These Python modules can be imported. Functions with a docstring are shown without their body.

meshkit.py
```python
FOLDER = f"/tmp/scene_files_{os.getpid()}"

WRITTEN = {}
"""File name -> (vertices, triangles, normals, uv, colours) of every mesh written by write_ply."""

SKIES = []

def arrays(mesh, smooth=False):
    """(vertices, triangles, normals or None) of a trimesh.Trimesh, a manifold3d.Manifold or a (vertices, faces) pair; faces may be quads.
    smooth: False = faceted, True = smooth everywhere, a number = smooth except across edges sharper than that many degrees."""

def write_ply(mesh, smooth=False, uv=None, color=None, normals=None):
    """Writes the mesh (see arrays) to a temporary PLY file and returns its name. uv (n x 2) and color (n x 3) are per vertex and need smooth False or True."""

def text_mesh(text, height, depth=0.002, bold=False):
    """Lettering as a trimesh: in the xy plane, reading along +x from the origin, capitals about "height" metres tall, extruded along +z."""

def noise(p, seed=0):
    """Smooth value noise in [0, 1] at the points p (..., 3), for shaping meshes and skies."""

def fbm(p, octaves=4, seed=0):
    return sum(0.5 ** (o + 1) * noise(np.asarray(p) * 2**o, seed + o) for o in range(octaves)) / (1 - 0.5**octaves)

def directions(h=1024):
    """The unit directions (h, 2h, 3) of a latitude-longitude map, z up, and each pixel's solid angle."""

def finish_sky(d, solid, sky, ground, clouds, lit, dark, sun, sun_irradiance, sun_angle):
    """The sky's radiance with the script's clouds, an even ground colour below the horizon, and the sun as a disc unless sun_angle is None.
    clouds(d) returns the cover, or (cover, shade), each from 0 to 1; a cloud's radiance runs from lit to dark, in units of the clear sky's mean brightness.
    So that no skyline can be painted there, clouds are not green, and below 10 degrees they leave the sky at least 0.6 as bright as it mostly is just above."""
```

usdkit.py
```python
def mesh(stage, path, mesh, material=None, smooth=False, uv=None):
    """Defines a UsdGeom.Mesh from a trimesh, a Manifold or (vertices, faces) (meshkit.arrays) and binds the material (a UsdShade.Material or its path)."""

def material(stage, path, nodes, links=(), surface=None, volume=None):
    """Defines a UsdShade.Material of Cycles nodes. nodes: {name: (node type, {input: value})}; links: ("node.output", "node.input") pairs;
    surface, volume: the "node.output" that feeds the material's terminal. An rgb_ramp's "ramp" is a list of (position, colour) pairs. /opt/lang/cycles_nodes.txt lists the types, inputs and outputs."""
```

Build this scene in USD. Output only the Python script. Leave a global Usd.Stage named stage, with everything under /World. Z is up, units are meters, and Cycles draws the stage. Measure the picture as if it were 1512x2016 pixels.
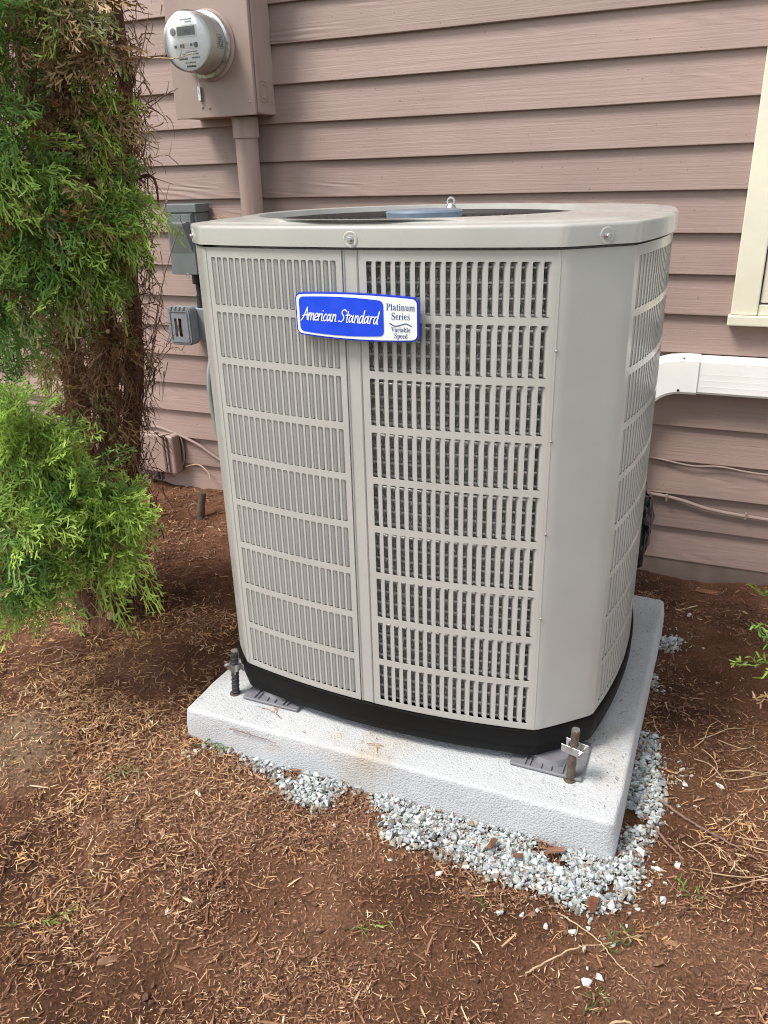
import math, random
import numpy as np, trimesh, shapely
from shapely import affinity
from shapely.geometry import Polygon, LineString, box as sbox
import usdkit, meshkit
from pxr import Usd, UsdGeom, UsdLux, UsdShade, Gf, Sdf, Vt

stage = Usd.Stage.CreateInMemory()
UsdGeom.SetStageUpAxis(stage, UsdGeom.Tokens.z)
UsdGeom.SetStageMetersPerUnit(stage, 1.0)
world = UsdGeom.Xform.Define(stage, '/World')
stage.SetDefaultPrim(world.GetPrim())
UsdGeom.Scope.Define(stage, '/World/Looks')
rng = np.random.default_rng(7)
PI = math.pi

# ------------------------------------------------------------------ camera
YAW, PITCH, ROLL = -0.4174, -0.3974, -0.0281
CAM = np.array([1.0835, -1.2421, 1.2377])
fw = np.array([math.sin(YAW) * math.cos(PITCH), math.cos(YAW) * math.cos(PITCH), math.sin(PITCH)])
ri = np.array([math.cos(YAW), -math.sin(YAW), 0.0]); up = np.cross(ri, fw)
ri, up = ri * math.cos(ROLL) + up * math.sin(ROLL), -ri * math.sin(ROLL) + up * math.cos(ROLL)
cam = UsdGeom.Camera.Define(stage, '/World/camera')
cam.CreateHorizontalApertureAttr(36.0); cam.CreateVerticalApertureAttr(48.0)
cam.CreateFocalLengthAttr(36.0 * 1569.6 / 1512)
cam.CreateClippingRangeAttr(Gf.Vec2f(0.05, 500))
cam.CreateExposureAttr(1.62)
cam.AddTransformOp().Set(Gf.Matrix4d(*ri, 0, *up, 0, *(-fw), 0, *CAM, 1))

# ------------------------------------------------------------------ sky and sun (bright, hazy overcast)
SUN = np.array([-0.46, -0.44, 1.0]); SUN /= np.linalg.norm(SUN)
dome = UsdLux.DomeLight.Define(stage, '/World/sky')
sky = usdkit.material(stage, '/World/Looks/sky_look', {
    'sky': ('sky_texture', {'sky_type': 'single_scattering', 'sun_disc': False, 'sun_elevation': math.asin(SUN[2]), 'sun_rotation': math.atan2(SUN[0], SUN[1]), 'aerosol_density': 2.0}),
    'veil': ('hsv', {'saturation': 0.3, 'value': 1.0}),
    'bg': ('background_shader', {'strength': 0.092})},
    [('sky.color', 'veil.color'), ('veil.color', 'bg.color')], surface='bg.background')
UsdShade.MaterialBindingAPI.Apply(dome.GetPrim()).Bind(sky)
dome.GetPrim().SetCustomDataByKey('kind', 'structure')
sun = UsdLux.DistantLight.Define(stage, '/World/sun')
sun.CreateNormalizeAttr(True); sun.CreateIntensityAttr(0.36); sun.CreateAngleAttr(18.0); sun.CreateColorAttr(Gf.Vec3f(1.0, 0.95, 0.88))
sx_ = np.cross([0, 0, 1.0], SUN); sx_ /= np.linalg.norm(sx_); sy_ = np.cross(SUN, sx_)
sun.AddTransformOp().Set(Gf.Matrix4d(*sx_, 0, *sy_, 0, *SUN, 0, 0, 0, 5, 1))

# ------------------------------------------------------------------ materials
def mat(name, nodes, links, surface='p.BSDF'):
    return usdkit.material(stage, '/World/Looks/' + name, nodes, links, surface=surface)

def plain(name, col, rough=0.5, metallic=0.0, var=0.08, scale=30.0, bump=0.0, bscale=300.0, spec=0.5, coat=0.0):
    """one colour with soft blotches, a little wear in the gloss and an optional fine relief"""
    c = np.array(col)
    n = {'g': ('geometry', {}), 'n': ('noise_texture', {'scale': scale, 'detail': 4.0}),
         'r': ('rgb_ramp', {'ramp': [(0.3, tuple(c * (1 - var))), (0.7, tuple(np.minimum(1, c * (1 + var))))]}),
         'm': ('map_range', {'from_min': 0.3, 'from_max': 0.7, 'to_min': max(0.02, rough - 0.06), 'to_max': min(1, rough + 0.08)}),
         'p': ('principled_bsdf', {'metallic': metallic, 'specular_ior_level': spec, 'coat_weight': coat, 'coat_roughness': 0.08})}
    l = [('g.position', 'n.vector'), ('n.fac', 'r.fac'), ('r.color', 'p.base_color'), ('n.fac', 'm.value'), ('m.result', 'p.roughness')]
    if bump:
        n['bn'] = ('noise_texture', {'scale': bscale, 'detail': 3.0}); n['b'] = ('bump', {'strength': 1.0, 'distance': bump})
        l += [('g.position', 'bn.vector'), ('bn.fac', 'b.height'), ('b.normal', 'p.normal')]
    return mat(name, n, l)

M = {}
M['paint'] = mat('unit_paint', {
    'g': ('geometry', {}), 'n': ('noise_texture', {'scale': 6.0, 'detail': 5.0}), 'r': ('rgb_ramp', {'ramp': [(0.3, (0.352, 0.349, 0.323)), (0.7, (0.382, 0.379, 0.352))]}),
    'd': ('noise_texture', {'scale': 420.0, 'detail': 1.0}), 'dm': ('rgb_ramp', {'ramp': [(0.70, (1, 1, 1)), (0.78, (0.86, 0.83, 0.78))]}),
    'x': ('mix', {'mix_type': 'multiply', 'fac': 1.0}), 'bn': ('noise_texture', {'scale': 90.0, 'detail': 2.0}), 'b': ('bump', {'strength': 1.0, 'distance': 0.00012}),
    'm': ('map_range', {'from_min': 0.3, 'from_max': 0.7, 'to_min': 0.14, 'to_max': 0.27}),
    'p': ('principled_bsdf', {'specular_ior_level': 0.55})},
    [('g.position', 'n.vector'), ('g.position', 'd.vector'), ('g.position', 'bn.vector'), ('n.fac', 'r.fac'), ('d.fac', 'dm.fac'), ('r.color', 'x.color1'), ('dm.color', 'x.color2'),
     ('x.color', 'p.base_color'), ('bn.fac', 'b.height'), ('b.normal', 'p.normal'), ('n.fac', 'm.value'), ('m.result', 'p.roughness')])
M['black'] = plain('black_plastic', (0.004, 0.004, 0.004), 0.5, spec=0.16, bump=0.0002, bscale=500)
M['darkcoil'] = plain('coil_core', (0.30, 0.30, 0.29), 0.45, metallic=0.0, var=.3, scale=200)
M['fin'] = plain('aluminium_fins', (0.74, 0.74, 0.72), 0.3, metallic=0.3, var=0.25, scale=120)
M['tube'] = plain('bright_aluminium', (0.70, 0.70, 0.69), 0.35, metallic=0.35, var=0.12, scale=150)
M['guard'] = plain('black_wire', (0.015, 0.015, 0.016), 0.5)
M['hub'] = plain('blue_grey_plastic', (0.13, 0.17, 0.22), 0.35)
M['zinc'] = plain('zinc_steel', (0.55, 0.55, 0.54), 0.33, metallic=1.0, var=0.15, scale=60)
M['rebar'] = plain('weathered_rod', (0.10, 0.075, 0.055), 0.65, metallic=0.4, var=0.35, scale=90, bump=0.0006, bscale=200)
M['rod_dark'] = plain('dark_rod', (0.045, 0.045, 0.05), 0.5, metallic=0.6, var=0.3, scale=90)
M['greyplastic'] = plain('grey_foot_plastic', (0.15, 0.15, 0.165), 0.45, var=0.15)
M['blue'] = plain('badge_blue', (0.008, 0.052, 0.60), 0.30, var=0.04)
M['bluerim'] = plain('badge_rim', (0.012, 0.035, 0.42), 0.30, var=0.04)
M['badgewhite'] = plain('badge_white', (0.70, 0.71, 0.69), 0.35, var=0.03)
M['navy'] = plain('badge_ink', (0.03, 0.07, 0.20), 0.45)
M['white'] = plain('white_vinyl', (0.78, 0.78, 0.75), 0.38, var=0.03, scale=9)
M['cream'] = plain('cream_paint', (0.66, 0.63, 0.50), 0.42, var=0.05, scale=7, bump=0.0003, bscale=60)
M['sash'] = plain('cream_sash', (0.66, 0.61, 0.50), 0.45, var=0.04, scale=5)
M['shade'] = plain('pale_shade', (0.55, 0.50, 0.46), 0.7, var=0.05)
M['glass'] = mat('window_glass', {'f': ('fresnel', {'IOR': 1.5}), 't': ('transparent_bsdf', {}), 'g': ('glossy_bsdf', {'roughness': 0.02}), 'm': ('mix_closure', {})},
                 [('f.fac', 'm.fac'), ('t.BSDF', 'm.closure1'), ('g.BSDF', 'm.closure2')], surface='m.closure')
M['meterglass'] = mat('meter_glass', {'f': ('fresnel', {'IOR': 1.45}), 't': ('transparent_bsdf', {'color': (1.0, 1.0, 1.0)}), 'g': ('glossy_bsdf', {'roughness': 0.04}), 'm': ('mix_closure', {})},
                 [('f.fac', 'm.fac'), ('t.BSDF', 'm.closure1'), ('g.BSDF', 'm.closure2')], surface='m.closure')
M['metercase'] = plain('meter_case', (0.62, 0.61, 0.57), 0.3, var=0.06)
M['meterface'] = plain('meter_face', (0.90, 0.92, 0.91), 0.4, var=0.03)
M['lcd'] = plain('meter_display', (0.055, 0.065, 0.035), 0.25)
M['ink'] = plain('printed_ink', (0.10, 0.11, 0.12), 0.6)
M['grey'] = plain('grey_enamel', (0.125, 0.14, 0.14), 0.42, var=0.08, scale=14)
M['greybox'] = plain('grey_outlet_cover', (0.21, 0.23, 0.25), 0.4, var=0.06)
M['conduit'] = plain('black_conduit', (0.02, 0.021, 0.023), 0.5)
M['whip'] = plain('grey_whip', (0.16, 0.18, 0.17), 0.5)

def siding(name, col, var=0.12):
    """painted wood: each board its own tone, long grain, knots and a few dirty specks"""
    c = np.array(col)
    return mat(name, {
        'g': ('geometry', {}), 'o': ('object_info', {}), 'cx': ('combine_xyz', {}), 'mul': ('math', {'math_type': 'multiply', 'value2': 57.0}),
        'ad': ('vector_math', {'math_type': 'add'}), 'mp': ('mapping', {'scale': (1.3, 1.0, 55.0)}), 'mq': ('mapping', {'scale': (0.55, 1.0, 4.5)}),
        'gr': ('noise_texture', {'scale': 2.2, 'detail': 6.0, 'roughness': 0.62, 'distortion': 0.5}),
        'kn': ('noise_texture', {'scale': 2.6, 'detail': 2.0}), 'rg': ('wave_texture', {'wave_type': 'rings', 'rings_direction': 'y', 'scale': 5.0, 'distortion': 5.0, 'detail': 3.0, 'detail_scale': 1.4}),
        'bl': ('noise_texture', {'scale': 3.0, 'detail': 5.0}), 'sp': ('noise_texture', {'scale': 95.0, 'detail': 1.0}),
        'rr': ('rgb_ramp', {'ramp': [(0.0, tuple(c * (1 - var))), (1.0, tuple(c * (1 + var)))]}),
        'rb': ('rgb_ramp', {'ramp': [(0.28, (0.88, 0.87, 0.88)), (0.72, (1.08, 1.06, 1.04))]}),
        'rs': ('rgb_ramp', {'ramp': [(0.74, (1, 1, 1)), (0.80, (0.62, 0.58, 0.56))]}),
        'rk': ('rgb_ramp', {'ramp': [(0.58, (0, 0, 0)), (0.68, (1, 1, 1))]}),
        'x1': ('mix', {'mix_type': 'multiply', 'fac': 1.0}), 'x2': ('mix', {'mix_type': 'multiply', 'fac': 1.0}),
        'hx': ('mix', {'mix_type': 'mix'}), 'b': ('bump', {'strength': 0.7, 'distance': 0.0022}),
        'p': ('principled_bsdf', {'roughness': 0.52, 'specular_ior_level': 0.4})},
        [('o.random', 'mul.value1'), ('mul.value', 'cx.x'), ('g.position', 'ad.vector1'), ('cx.vector', 'ad.vector2'), ('ad.vector', 'mp.vector'), ('ad.vector', 'mq.vector'),
         ('mp.vector', 'gr.vector'), ('mq.vector', 'kn.vector'), ('mq.vector', 'rg.vector'), ('ad.vector', 'bl.vector'), ('ad.vector', 'sp.vector'),
         ('o.random', 'rr.fac'), ('bl.fac', 'rb.fac'), ('sp.fac', 'rs.fac'), ('kn.fac', 'rk.fac'), ('rk.color', 'hx.fac'), ('gr.fac', 'hx.color1'), ('rg.color', 'hx.color2'),
         ('rr.color', 'x1.color1'), ('rb.color', 'x1.color2'), ('x1.color', 'x2.color1'), ('rs.color', 'x2.color2'), ('x2.color', 'p.base_color'),
         ('hx.color', 'b.height'), ('b.normal', 'p.normal')])
SID = (0.290, 0.210, 0.181)
M['siding'] = siding('painted_siding', SID)
M['mauve'] = plain('siding_paint_smooth', SID, 0.45, var=0.05, scale=9, bump=0.0002, bscale=120)
M['found'] = plain('foundation_board', (0.17, 0.125, 0.105), 0.7, var=0.2, scale=12, bump=0.001, bscale=90)
M['concrete'] = mat('cast_concrete', {
    'g': ('geometry', {}), 'n': ('noise_texture', {'scale': 7.0, 'detail': 6.0}), 'r': ('rgb_ramp', {'ramp': [(0.3, (0.40, 0.412, 0.422)), (0.7, (0.49, 0.502, 0.512))]}),
    's': ('noise_texture', {'scale': 240.0, 'detail': 2.0}), 'sr': ('rgb_ramp', {'ramp': [(0.32, (0.84, 0.84, 0.84)), (0.5, (1, 1, 1))]}), 'x': ('mix', {'mix_type': 'multiply', 'fac': 1.0}),
    'st': ('noise_texture', {'scale': 3.4, 'detail': 5.0, 'roughness': 0.6}), 'stm': ('rgb_ramp', {'ramp': [(0.56, (1, 1, 1)), (0.72, (0.78, 0.66, 0.52))]}), 'x2': ('mix', {'mix_type': 'multiply', 'fac': 0.8}),
    'd': ('noise_texture', {'scale': 130.0, 'detail': 3.0, 'roughness': 0.7}), 'dr': ('rgb_ramp', {'ramp': [(0.715, (1, 1, 1)), (0.75, (0.35, 0.28, 0.22))]}), 'x3': ('mix', {'mix_type': 'multiply', 'fac': 0.85}),
    'b': ('bump', {'strength': 1.0, 'distance': 0.0028}), 'p': ('principled_bsdf', {'roughness': 0.85, 'specular_ior_level': 0.25})},
    [('g.position', k + '.vector') for k in ('n', 's', 'st', 'd')] + [('n.fac', 'r.fac'), ('s.fac', 'sr.fac'), ('st.fac', 'stm.fac'), ('d.fac', 'dr.fac'), ('r.color', 'x.color1'), ('sr.color', 'x.color2'),
     ('x.color', 'x2.color1'), ('stm.color', 'x2.color2'), ('x2.color', 'x3.color1'), ('dr.color', 'x3.color2'), ('x3.color', 'p.base_color'), ('s.fac', 'b.height'), ('b.normal', 'p.normal')])
M['soil'] = mat('bark_mulch_soil', {
    'g': ('geometry', {}), 'n': ('noise_texture', {'scale': 2.6, 'detail': 6.0, 'roughness': 0.6}), 'f': ('noise_texture', {'scale': 190.0, 'detail': 6.0, 'roughness': 0.85}),
    'r': ('rgb_ramp', {'ramp': [(0.34, (0.055, 0.026, 0.016)), (0.5, (0.150, 0.070, 0.040)), (0.66, (0.235, 0.122, 0.072))]}),
    'fr': ('rgb_ramp', {'ramp': [(0.32, (0.36, 0.34, 0.32)), (0.5, (1, 1, 1)), (0.66, (1.9, 1.75, 1.55))]}), 'x': ('mix', {'mix_type': 'multiply', 'fac': 1.0}),
    'pd': ('vector_math', {'math_type': 'distance', 'vector2': (-.36, -.25, 0)}), 'pn': ('noise_texture', {'scale': 9.0, 'detail': 4.0}), 'pa': ('math', {'math_type': 'multiply_add', 'value2': .22, 'value3': 0.0}), 'ps': ('math', {'math_type': 'add'}), 'pm': ('map_range', {'from_min': .30, 'from_max': .20, 'to_min': 0.0, 'to_max': .8, 'clamp': True}), 'x0': ('mix', {'color2': (0.27, 0.19, 0.125)}),
    'far': ('vector_math', {'math_type': 'length'}), 'fm': ('map_range', {'from_min': 3.2, 'from_max': 4.2, 'clamp': True}), 'x2': ('mix', {'color2': (0.055, 0.085, 0.028)}),
    'b': ('bump', {'strength': 1.0, 'distance': 0.009}), 'p': ('principled_bsdf', {'roughness': 0.95, 'specular_ior_level': 0.15})},
    [('g.position', 'n.vector'), ('g.position', 'f.vector'), ('n.fac', 'r.fac'), ('f.fac', 'fr.fac'), ('g.position', 'pd.vector1'), ('g.position', 'pn.vector'), ('pn.fac', 'pa.value1'), ('pd.value', 'ps.value1'), ('pa.value', 'ps.value2'), ('ps.value', 'pm.value'), ('pm.result', 'x0.fac'), ('r.color', 'x0.color1'), ('x0.color', 'x.color1'), ('fr.color', 'x.color2'), ('g.position', 'far.vector1'),
     ('far.value', 'fm.value'), ('fm.result', 'x2.fac'), ('x.color', 'x2.color1'), ('x2.color', 'p.base_color'), ('f.fac', 'b.height'), ('b.normal', 'p.normal')])

def tinted(name, rough, transl=0.0, vscale=500.0):
    """colour carried per twig, chip or stone, with fine mottling"""
    n = {'a': ('attribute', {'attribute': 'tint'}), 'g': ('geometry', {}), 'n': ('noise_texture', {'scale': vscale, 'detail': 2.0}),
         'r': ('rgb_ramp', {'ramp': [(0.3, (0.78, 0.78, 0.78)), (0.7, (1.2, 1.2, 1.2))]}), 'x': ('mix', {'mix_type': 'multiply', 'fac': 1.0}),
         'p': ('principled_bsdf', {'roughness': rough, 'specular_ior_level': 0.35})}
    l = [('g.position', 'n.vector'), ('n.fac', 'r.fac'), ('a.color', 'x.color1'), ('r.color', 'x.color2'), ('x.color', 'p.base_color')]
    if not transl:
        return mat(name, n, l)
    n['t'] = ('translucent_bsdf', {}); n['m'] = ('mix_closure', {'fac': transl})
    return mat(name, n, l + [('x.color', 't.color'), ('p.BSDF', 'm.closure1'), ('t.BSDF', 'm.closure2')], surface='m.closure')
M['foliage'] = tinted('conifer_foliage', 0.5, 0.38)
M['litter'] = tinted('dry_litter', 0.8)
M['stone'] = tinted('crushed_stone', 0.8, vscale=160.0)
M['bark'] = mat('stringy_bark', {
    'g': ('geometry', {}), 'mp': ('mapping', {'scale': (45.0, 45.0, 5.0)}), 'n': ('noise_texture', {'scale': 1.6, 'detail': 6.0, 'roughness': 0.65}),
    'r': ('rgb_ramp', {'ramp': [(0.3, (0.045, 0.020, 0.012)), (0.55, (0.13, 0.058, 0.034)), (0.75, (0.24, 0.14, 0.095))]}), 'b': ('bump', {'strength': 1.0, 'distance': 0.006}), 'p': ('principled_bsdf', {'roughness': 0.9, 'specular_ior_level': 0.2})},
    [('g.position', 'mp.vector'), ('mp.vector', 'n.vector'), ('n.fac', 'r.fac'), ('r.color', 'p.base_color'), ('n.fac', 'b.height'), ('b.normal', 'p.normal')])
M['cutwood'] = plain('fresh_cut_wood', (0.60, 0.42, 0.25), 0.8, var=0.2, scale=200)
M['twig'] = plain('bare_twig_bark', (0.17, 0.10, 0.075), 0.75, var=0.35, scale=60)
M['paletwig'] = plain('pale_dry_twig', (0.40, 0.28, 0.17), 0.8, var=0.3, scale=60)
M['bag'] = plain('black_film', (0.010, 0.010, 0.011), 0.22, var=0.2)

# ------------------------------------------------------------------ helpers
names = {}
def unique(parent, name):
    k = names.setdefault((parent, name), 0); names[(parent, name)] += 1
    return f'{parent}/{name}' + (f'_{k:03d}' if k else '')

def tag(prim, label=None, cat=None, group=None, kind=None, category=None):
    cat = cat or category
    for k, v in (('label', label), ('category', cat), ('group', group), ('kind', kind)):
        if v: prim.SetCustomDataByKey(k, v)
    return prim

def thing(name, label, cat, loc=(0, 0, 0), group=None):
    path = unique('/World', name)
    x = UsdGeom.Xform.Define(stage, path)
    if any(loc): x.AddTranslateOp().Set(Gf.Vec3d(*map(float, loc)))
    tag(x.GetPrim(), label, cat, group)
    ORIGIN[path] = np.array(loc, float)
    return path
ORIGIN = {}

def origin(path):
    while path and path not in ORIGIN: path = path.rpartition('/')[0]
    return ORIGIN.get(path, np.zeros(3))

def obj(name, mesh, m, parent='/World', smooth=30, tint=None, **kw):
    """one Mesh prim; mesh in world coordinates"""
    v, f = (np.asarray(mesh.vertices), np.asarray(mesh.faces)) if hasattr(mesh, 'vertices') else (np.asarray(mesh[0], float), np.asarray(mesh[1]))
    path = unique(parent, name)
    p = usdkit.mesh(stage, path, (v - origin(parent), f), M[m] if isinstance(m, str) else m, smooth=False if tint is not None else smooth)
    if tint is not None:
        UsdGeom.PrimvarsAPI(p).CreatePrimvar('tint', Sdf.ValueTypeNames.Color3fArray, 'vertex').Set(Vt.Vec3fArray.FromNumpy(np.asarray(tint, np.float32)))
    tag(p.GetPrim(), **kw)
    return path

def cat(meshes):
    """join (v, f) triangle meshes"""
    vs, fs, n = [], [], 0
    for m in meshes:
        v, f = (m.vertices, m.faces) if hasattr(m, 'vertices') else m
        f = np.asarray(f)
        if f.shape[1] == 4: f = np.vstack([f[:, [0, 1, 2]], f[:, [0, 2, 3]]])
        vs.append(np.asarray(v, float)); fs.append(f + n); n += len(v)
    return np.vstack(vs), np.vstack(fs)

def bx(x0, x1, y0, y1, z0, z1, r=0.0):
    """box, with rounded edges when r > 0"""
    if r <= 0:
        b = trimesh.creation.box(extents=(x1 - x0, y1 - y0, z1 - z0)); b.apply_translation(((x0 + x1) / 2, (y0 + y1) / 2, (z0 + z1) / 2)); return b
    r = min(r, .49 * min(x1 - x0, y1 - y0, z1 - z0)); s = trimesh.creation.icosphere(subdivisions=2, radius=r)
    pts = np.vstack([s.vertices + (a, b, c) for a in (x0 + r, x1 - r) for b in (y0 + r, y1 - r) for c in (z0 + r, z1 - r)])
    return trimesh.convex.convex_hull(pts)

def hull(pts): return trimesh.convex.convex_hull(np.asarray(pts, float))

def spline(pts, n):
    """Catmull-Rom through the points"""
    P = np.asarray(pts, float); P = np.vstack([2 * P[0] - P[1], P, 2 * P[-1] - P[-2]])
    t = np.linspace(0, len(P) - 3 - 1e-9, n); i = t.astype(int); u = (t - i)[:, None]
    a, b, c, d = P[i], P[i + 1], P[i + 2], P[i + 3]
    return 0.5 * (2 * b + (c - a) * u + (2 * a - 5 * b + 4 * c - d) * u ** 2 + (3 * b - a - 3 * c + d) * u ** 3)

def tube(pts, rad, sides=8, cap=True, wob=0.0, seed=0):
    P = np.asarray(pts, float); n = len(P); rad = np.broadcast_to(np.asarray(rad, float), n)
    T = np.gradient(P, axis=0); T /= np.linalg.norm(T, axis=1, keepdims=True) + 1e-12
    ref = np.array([0, 0, 1.0]) if abs(T[0, 2]) < .9 else np.array([1.0, 0, 0])
    A = np.empty_like(T); a = ref
    for i in range(n):
        a = a - T[i] * (a @ T[i]); a /= np.linalg.norm(a) + 1e-12; A[i] = a
    B = np.cross(T, A); th = np.arange(sides) * 2 * PI / sides
    rr = np.ones((n, sides))
    if wob: rr += wob * (np.random.default_rng(seed).random((n, sides)) - .5) * 2
    V = P[:, None] + (rad[:, None] * rr)[..., None] * (np.cos(th)[None, :, None] * A[:, None] + np.sin(th)[None, :, None] * B[:, None])
    i, j = np.meshgrid(np.arange(n - 1), np.arange(sides), indexing='ij'); j2 = (j + 1) % sides
    q = np.stack([i * sides + j, i * sides + j2, (i + 1) * sides + j2, (i + 1) * sides + j], -1).reshape(-1, 4)
    f = np.vstack([q[:, [0, 1, 2]], q[:, [0, 2, 3]]]); V = V.reshape(-1, 3)
    if cap:
        V = np.vstack([V, P[0], P[-1]]); k = np.arange(sides); k2 = (k + 1) % sides
        f = np.vstack([f, np.stack([np.full(sides, n * sides), k2, k], 1), np.stack([np.full(sides, n * sides + 1), (n - 1) * sides + k, (n - 1) * sides + k2], 1)])
    return V, f

def lathe(profile, n=40, axis='z', at=(0, 0, 0)):
    """(radius, height) pairs turned about an axis; 'y' points towards -y (out of the wall)"""
    pr = np.asarray(profile, float); th = np.arange(n) * 2 * PI / n
    V = np.stack([pr[:, None, 0] * np.cos(th), pr[:, None, 0] * np.sin(th), np.broadcast_to(pr[:, 1:2], (len(pr), n))], -1)
    i, j = np.meshgrid(np.arange(len(pr) - 1), np.arange(n), indexing='ij'); j2 = (j + 1) % n
    q = np.stack([i * n + j, i * n + j2, (i + 1) * n + j2, (i + 1) * n + j], -1).reshape(-1, 4)
    V = V.reshape(-1, 3)
    if axis == 'y': V = np.stack([V[:, 0], -V[:, 2], V[:, 1]], 1)
    return V + np.asarray(at), np.vstack([q[:, [0, 1, 2]], q[:, [0, 2, 3]]])

def extrude(poly, depth):
    return cat([trimesh.creation.extrude_polygon(g, depth, engine='earcut') for g in getattr(poly, 'geoms', [poly]) if g.area > 1e-12])

# ------------------------------------------------------------------ ground
YW = 1.382                                    # plane of the lower edges of the siding boards
def fbm2(x, y, s, seed, oct=4):
    x, y = np.asarray(x, float), np.asarray(y, float)
    return meshkit.fbm(np.stack([x * s + 31.7, y * s + 17.3, np.full(x.shape, 3.1 + seed)], -1), oct, seed) - 0.5
def smooth(a, b, t): t = np.clip((t - a) / (b - a), 0, 1); return t * t * (3 - 2 * t)
def gh(x, y):
    """height of the soil"""
    x, y = np.asarray(x, float), np.asarray(y, float)
    dx = np.maximum(np.maximum(0 - x, x - 1.0), 0); dy = np.maximum(np.maximum(0 - y, y - .94), 0)
    near = np.exp(-((dx ** 2 + dy ** 2) / .16 ** 2))
    h = fbm2(x, y, 2.2, 1, 3) * 0.07 + fbm2(x, y, 11, 2, 3) * 0.030 + fbm2(x, y, 45, 5, 2) * 0.012
    h = h * (1 - .75 * near) - .012 * near
    h += -.035 * smooth(.9, 1.3, y) * smooth(.3, 1.0, x) + .035 * smooth(.5, -.1, (x + .45) ** 2 + (y - .15) ** 2) + .02 * smooth(-.1, -.6, x) * smooth(.9, 1.3, y)
    return h * np.exp(-np.maximum(np.hypot(x, y) - 3, 0) / 1.0)
def axis(lo, hi, step, far):
    a = np.arange(lo, hi + step / 2, step); g = step; out = [hi]; neg = [lo]
    while out[-1] < far: g *= 1.25; out.append(out[-1] + g)
    g = step
    while neg[-1] > -far: g *= 1.25; neg.append(neg[-1] - g)
    return np.concatenate([neg[:0:-1], a, out[1:]])
gx, gy = axis(-1.6, 1.6, .009, 120), axis(-.9, 1.42, .009, 120)
X, Y = np.meshgrid(gx, gy, indexing='ij'); n_, m_ = X.shape
I, J = np.meshgrid(np.arange(n_ - 1), np.arange(m_ - 1), indexing='ij')
q = np.stack([I * m_ + J, (I + 1) * m_ + J, (I + 1) * m_ + J + 1, I * m_ + J + 1], -1).reshape(-1, 4)
obj('ground', (np.stack([X, Y, gh(X, Y)], -1).reshape(-1, 3), np.vstack([q[:, [0, 1, 2]], q[:, [0, 2, 3]]])), 'soil', smooth=True, kind='structure')

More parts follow.
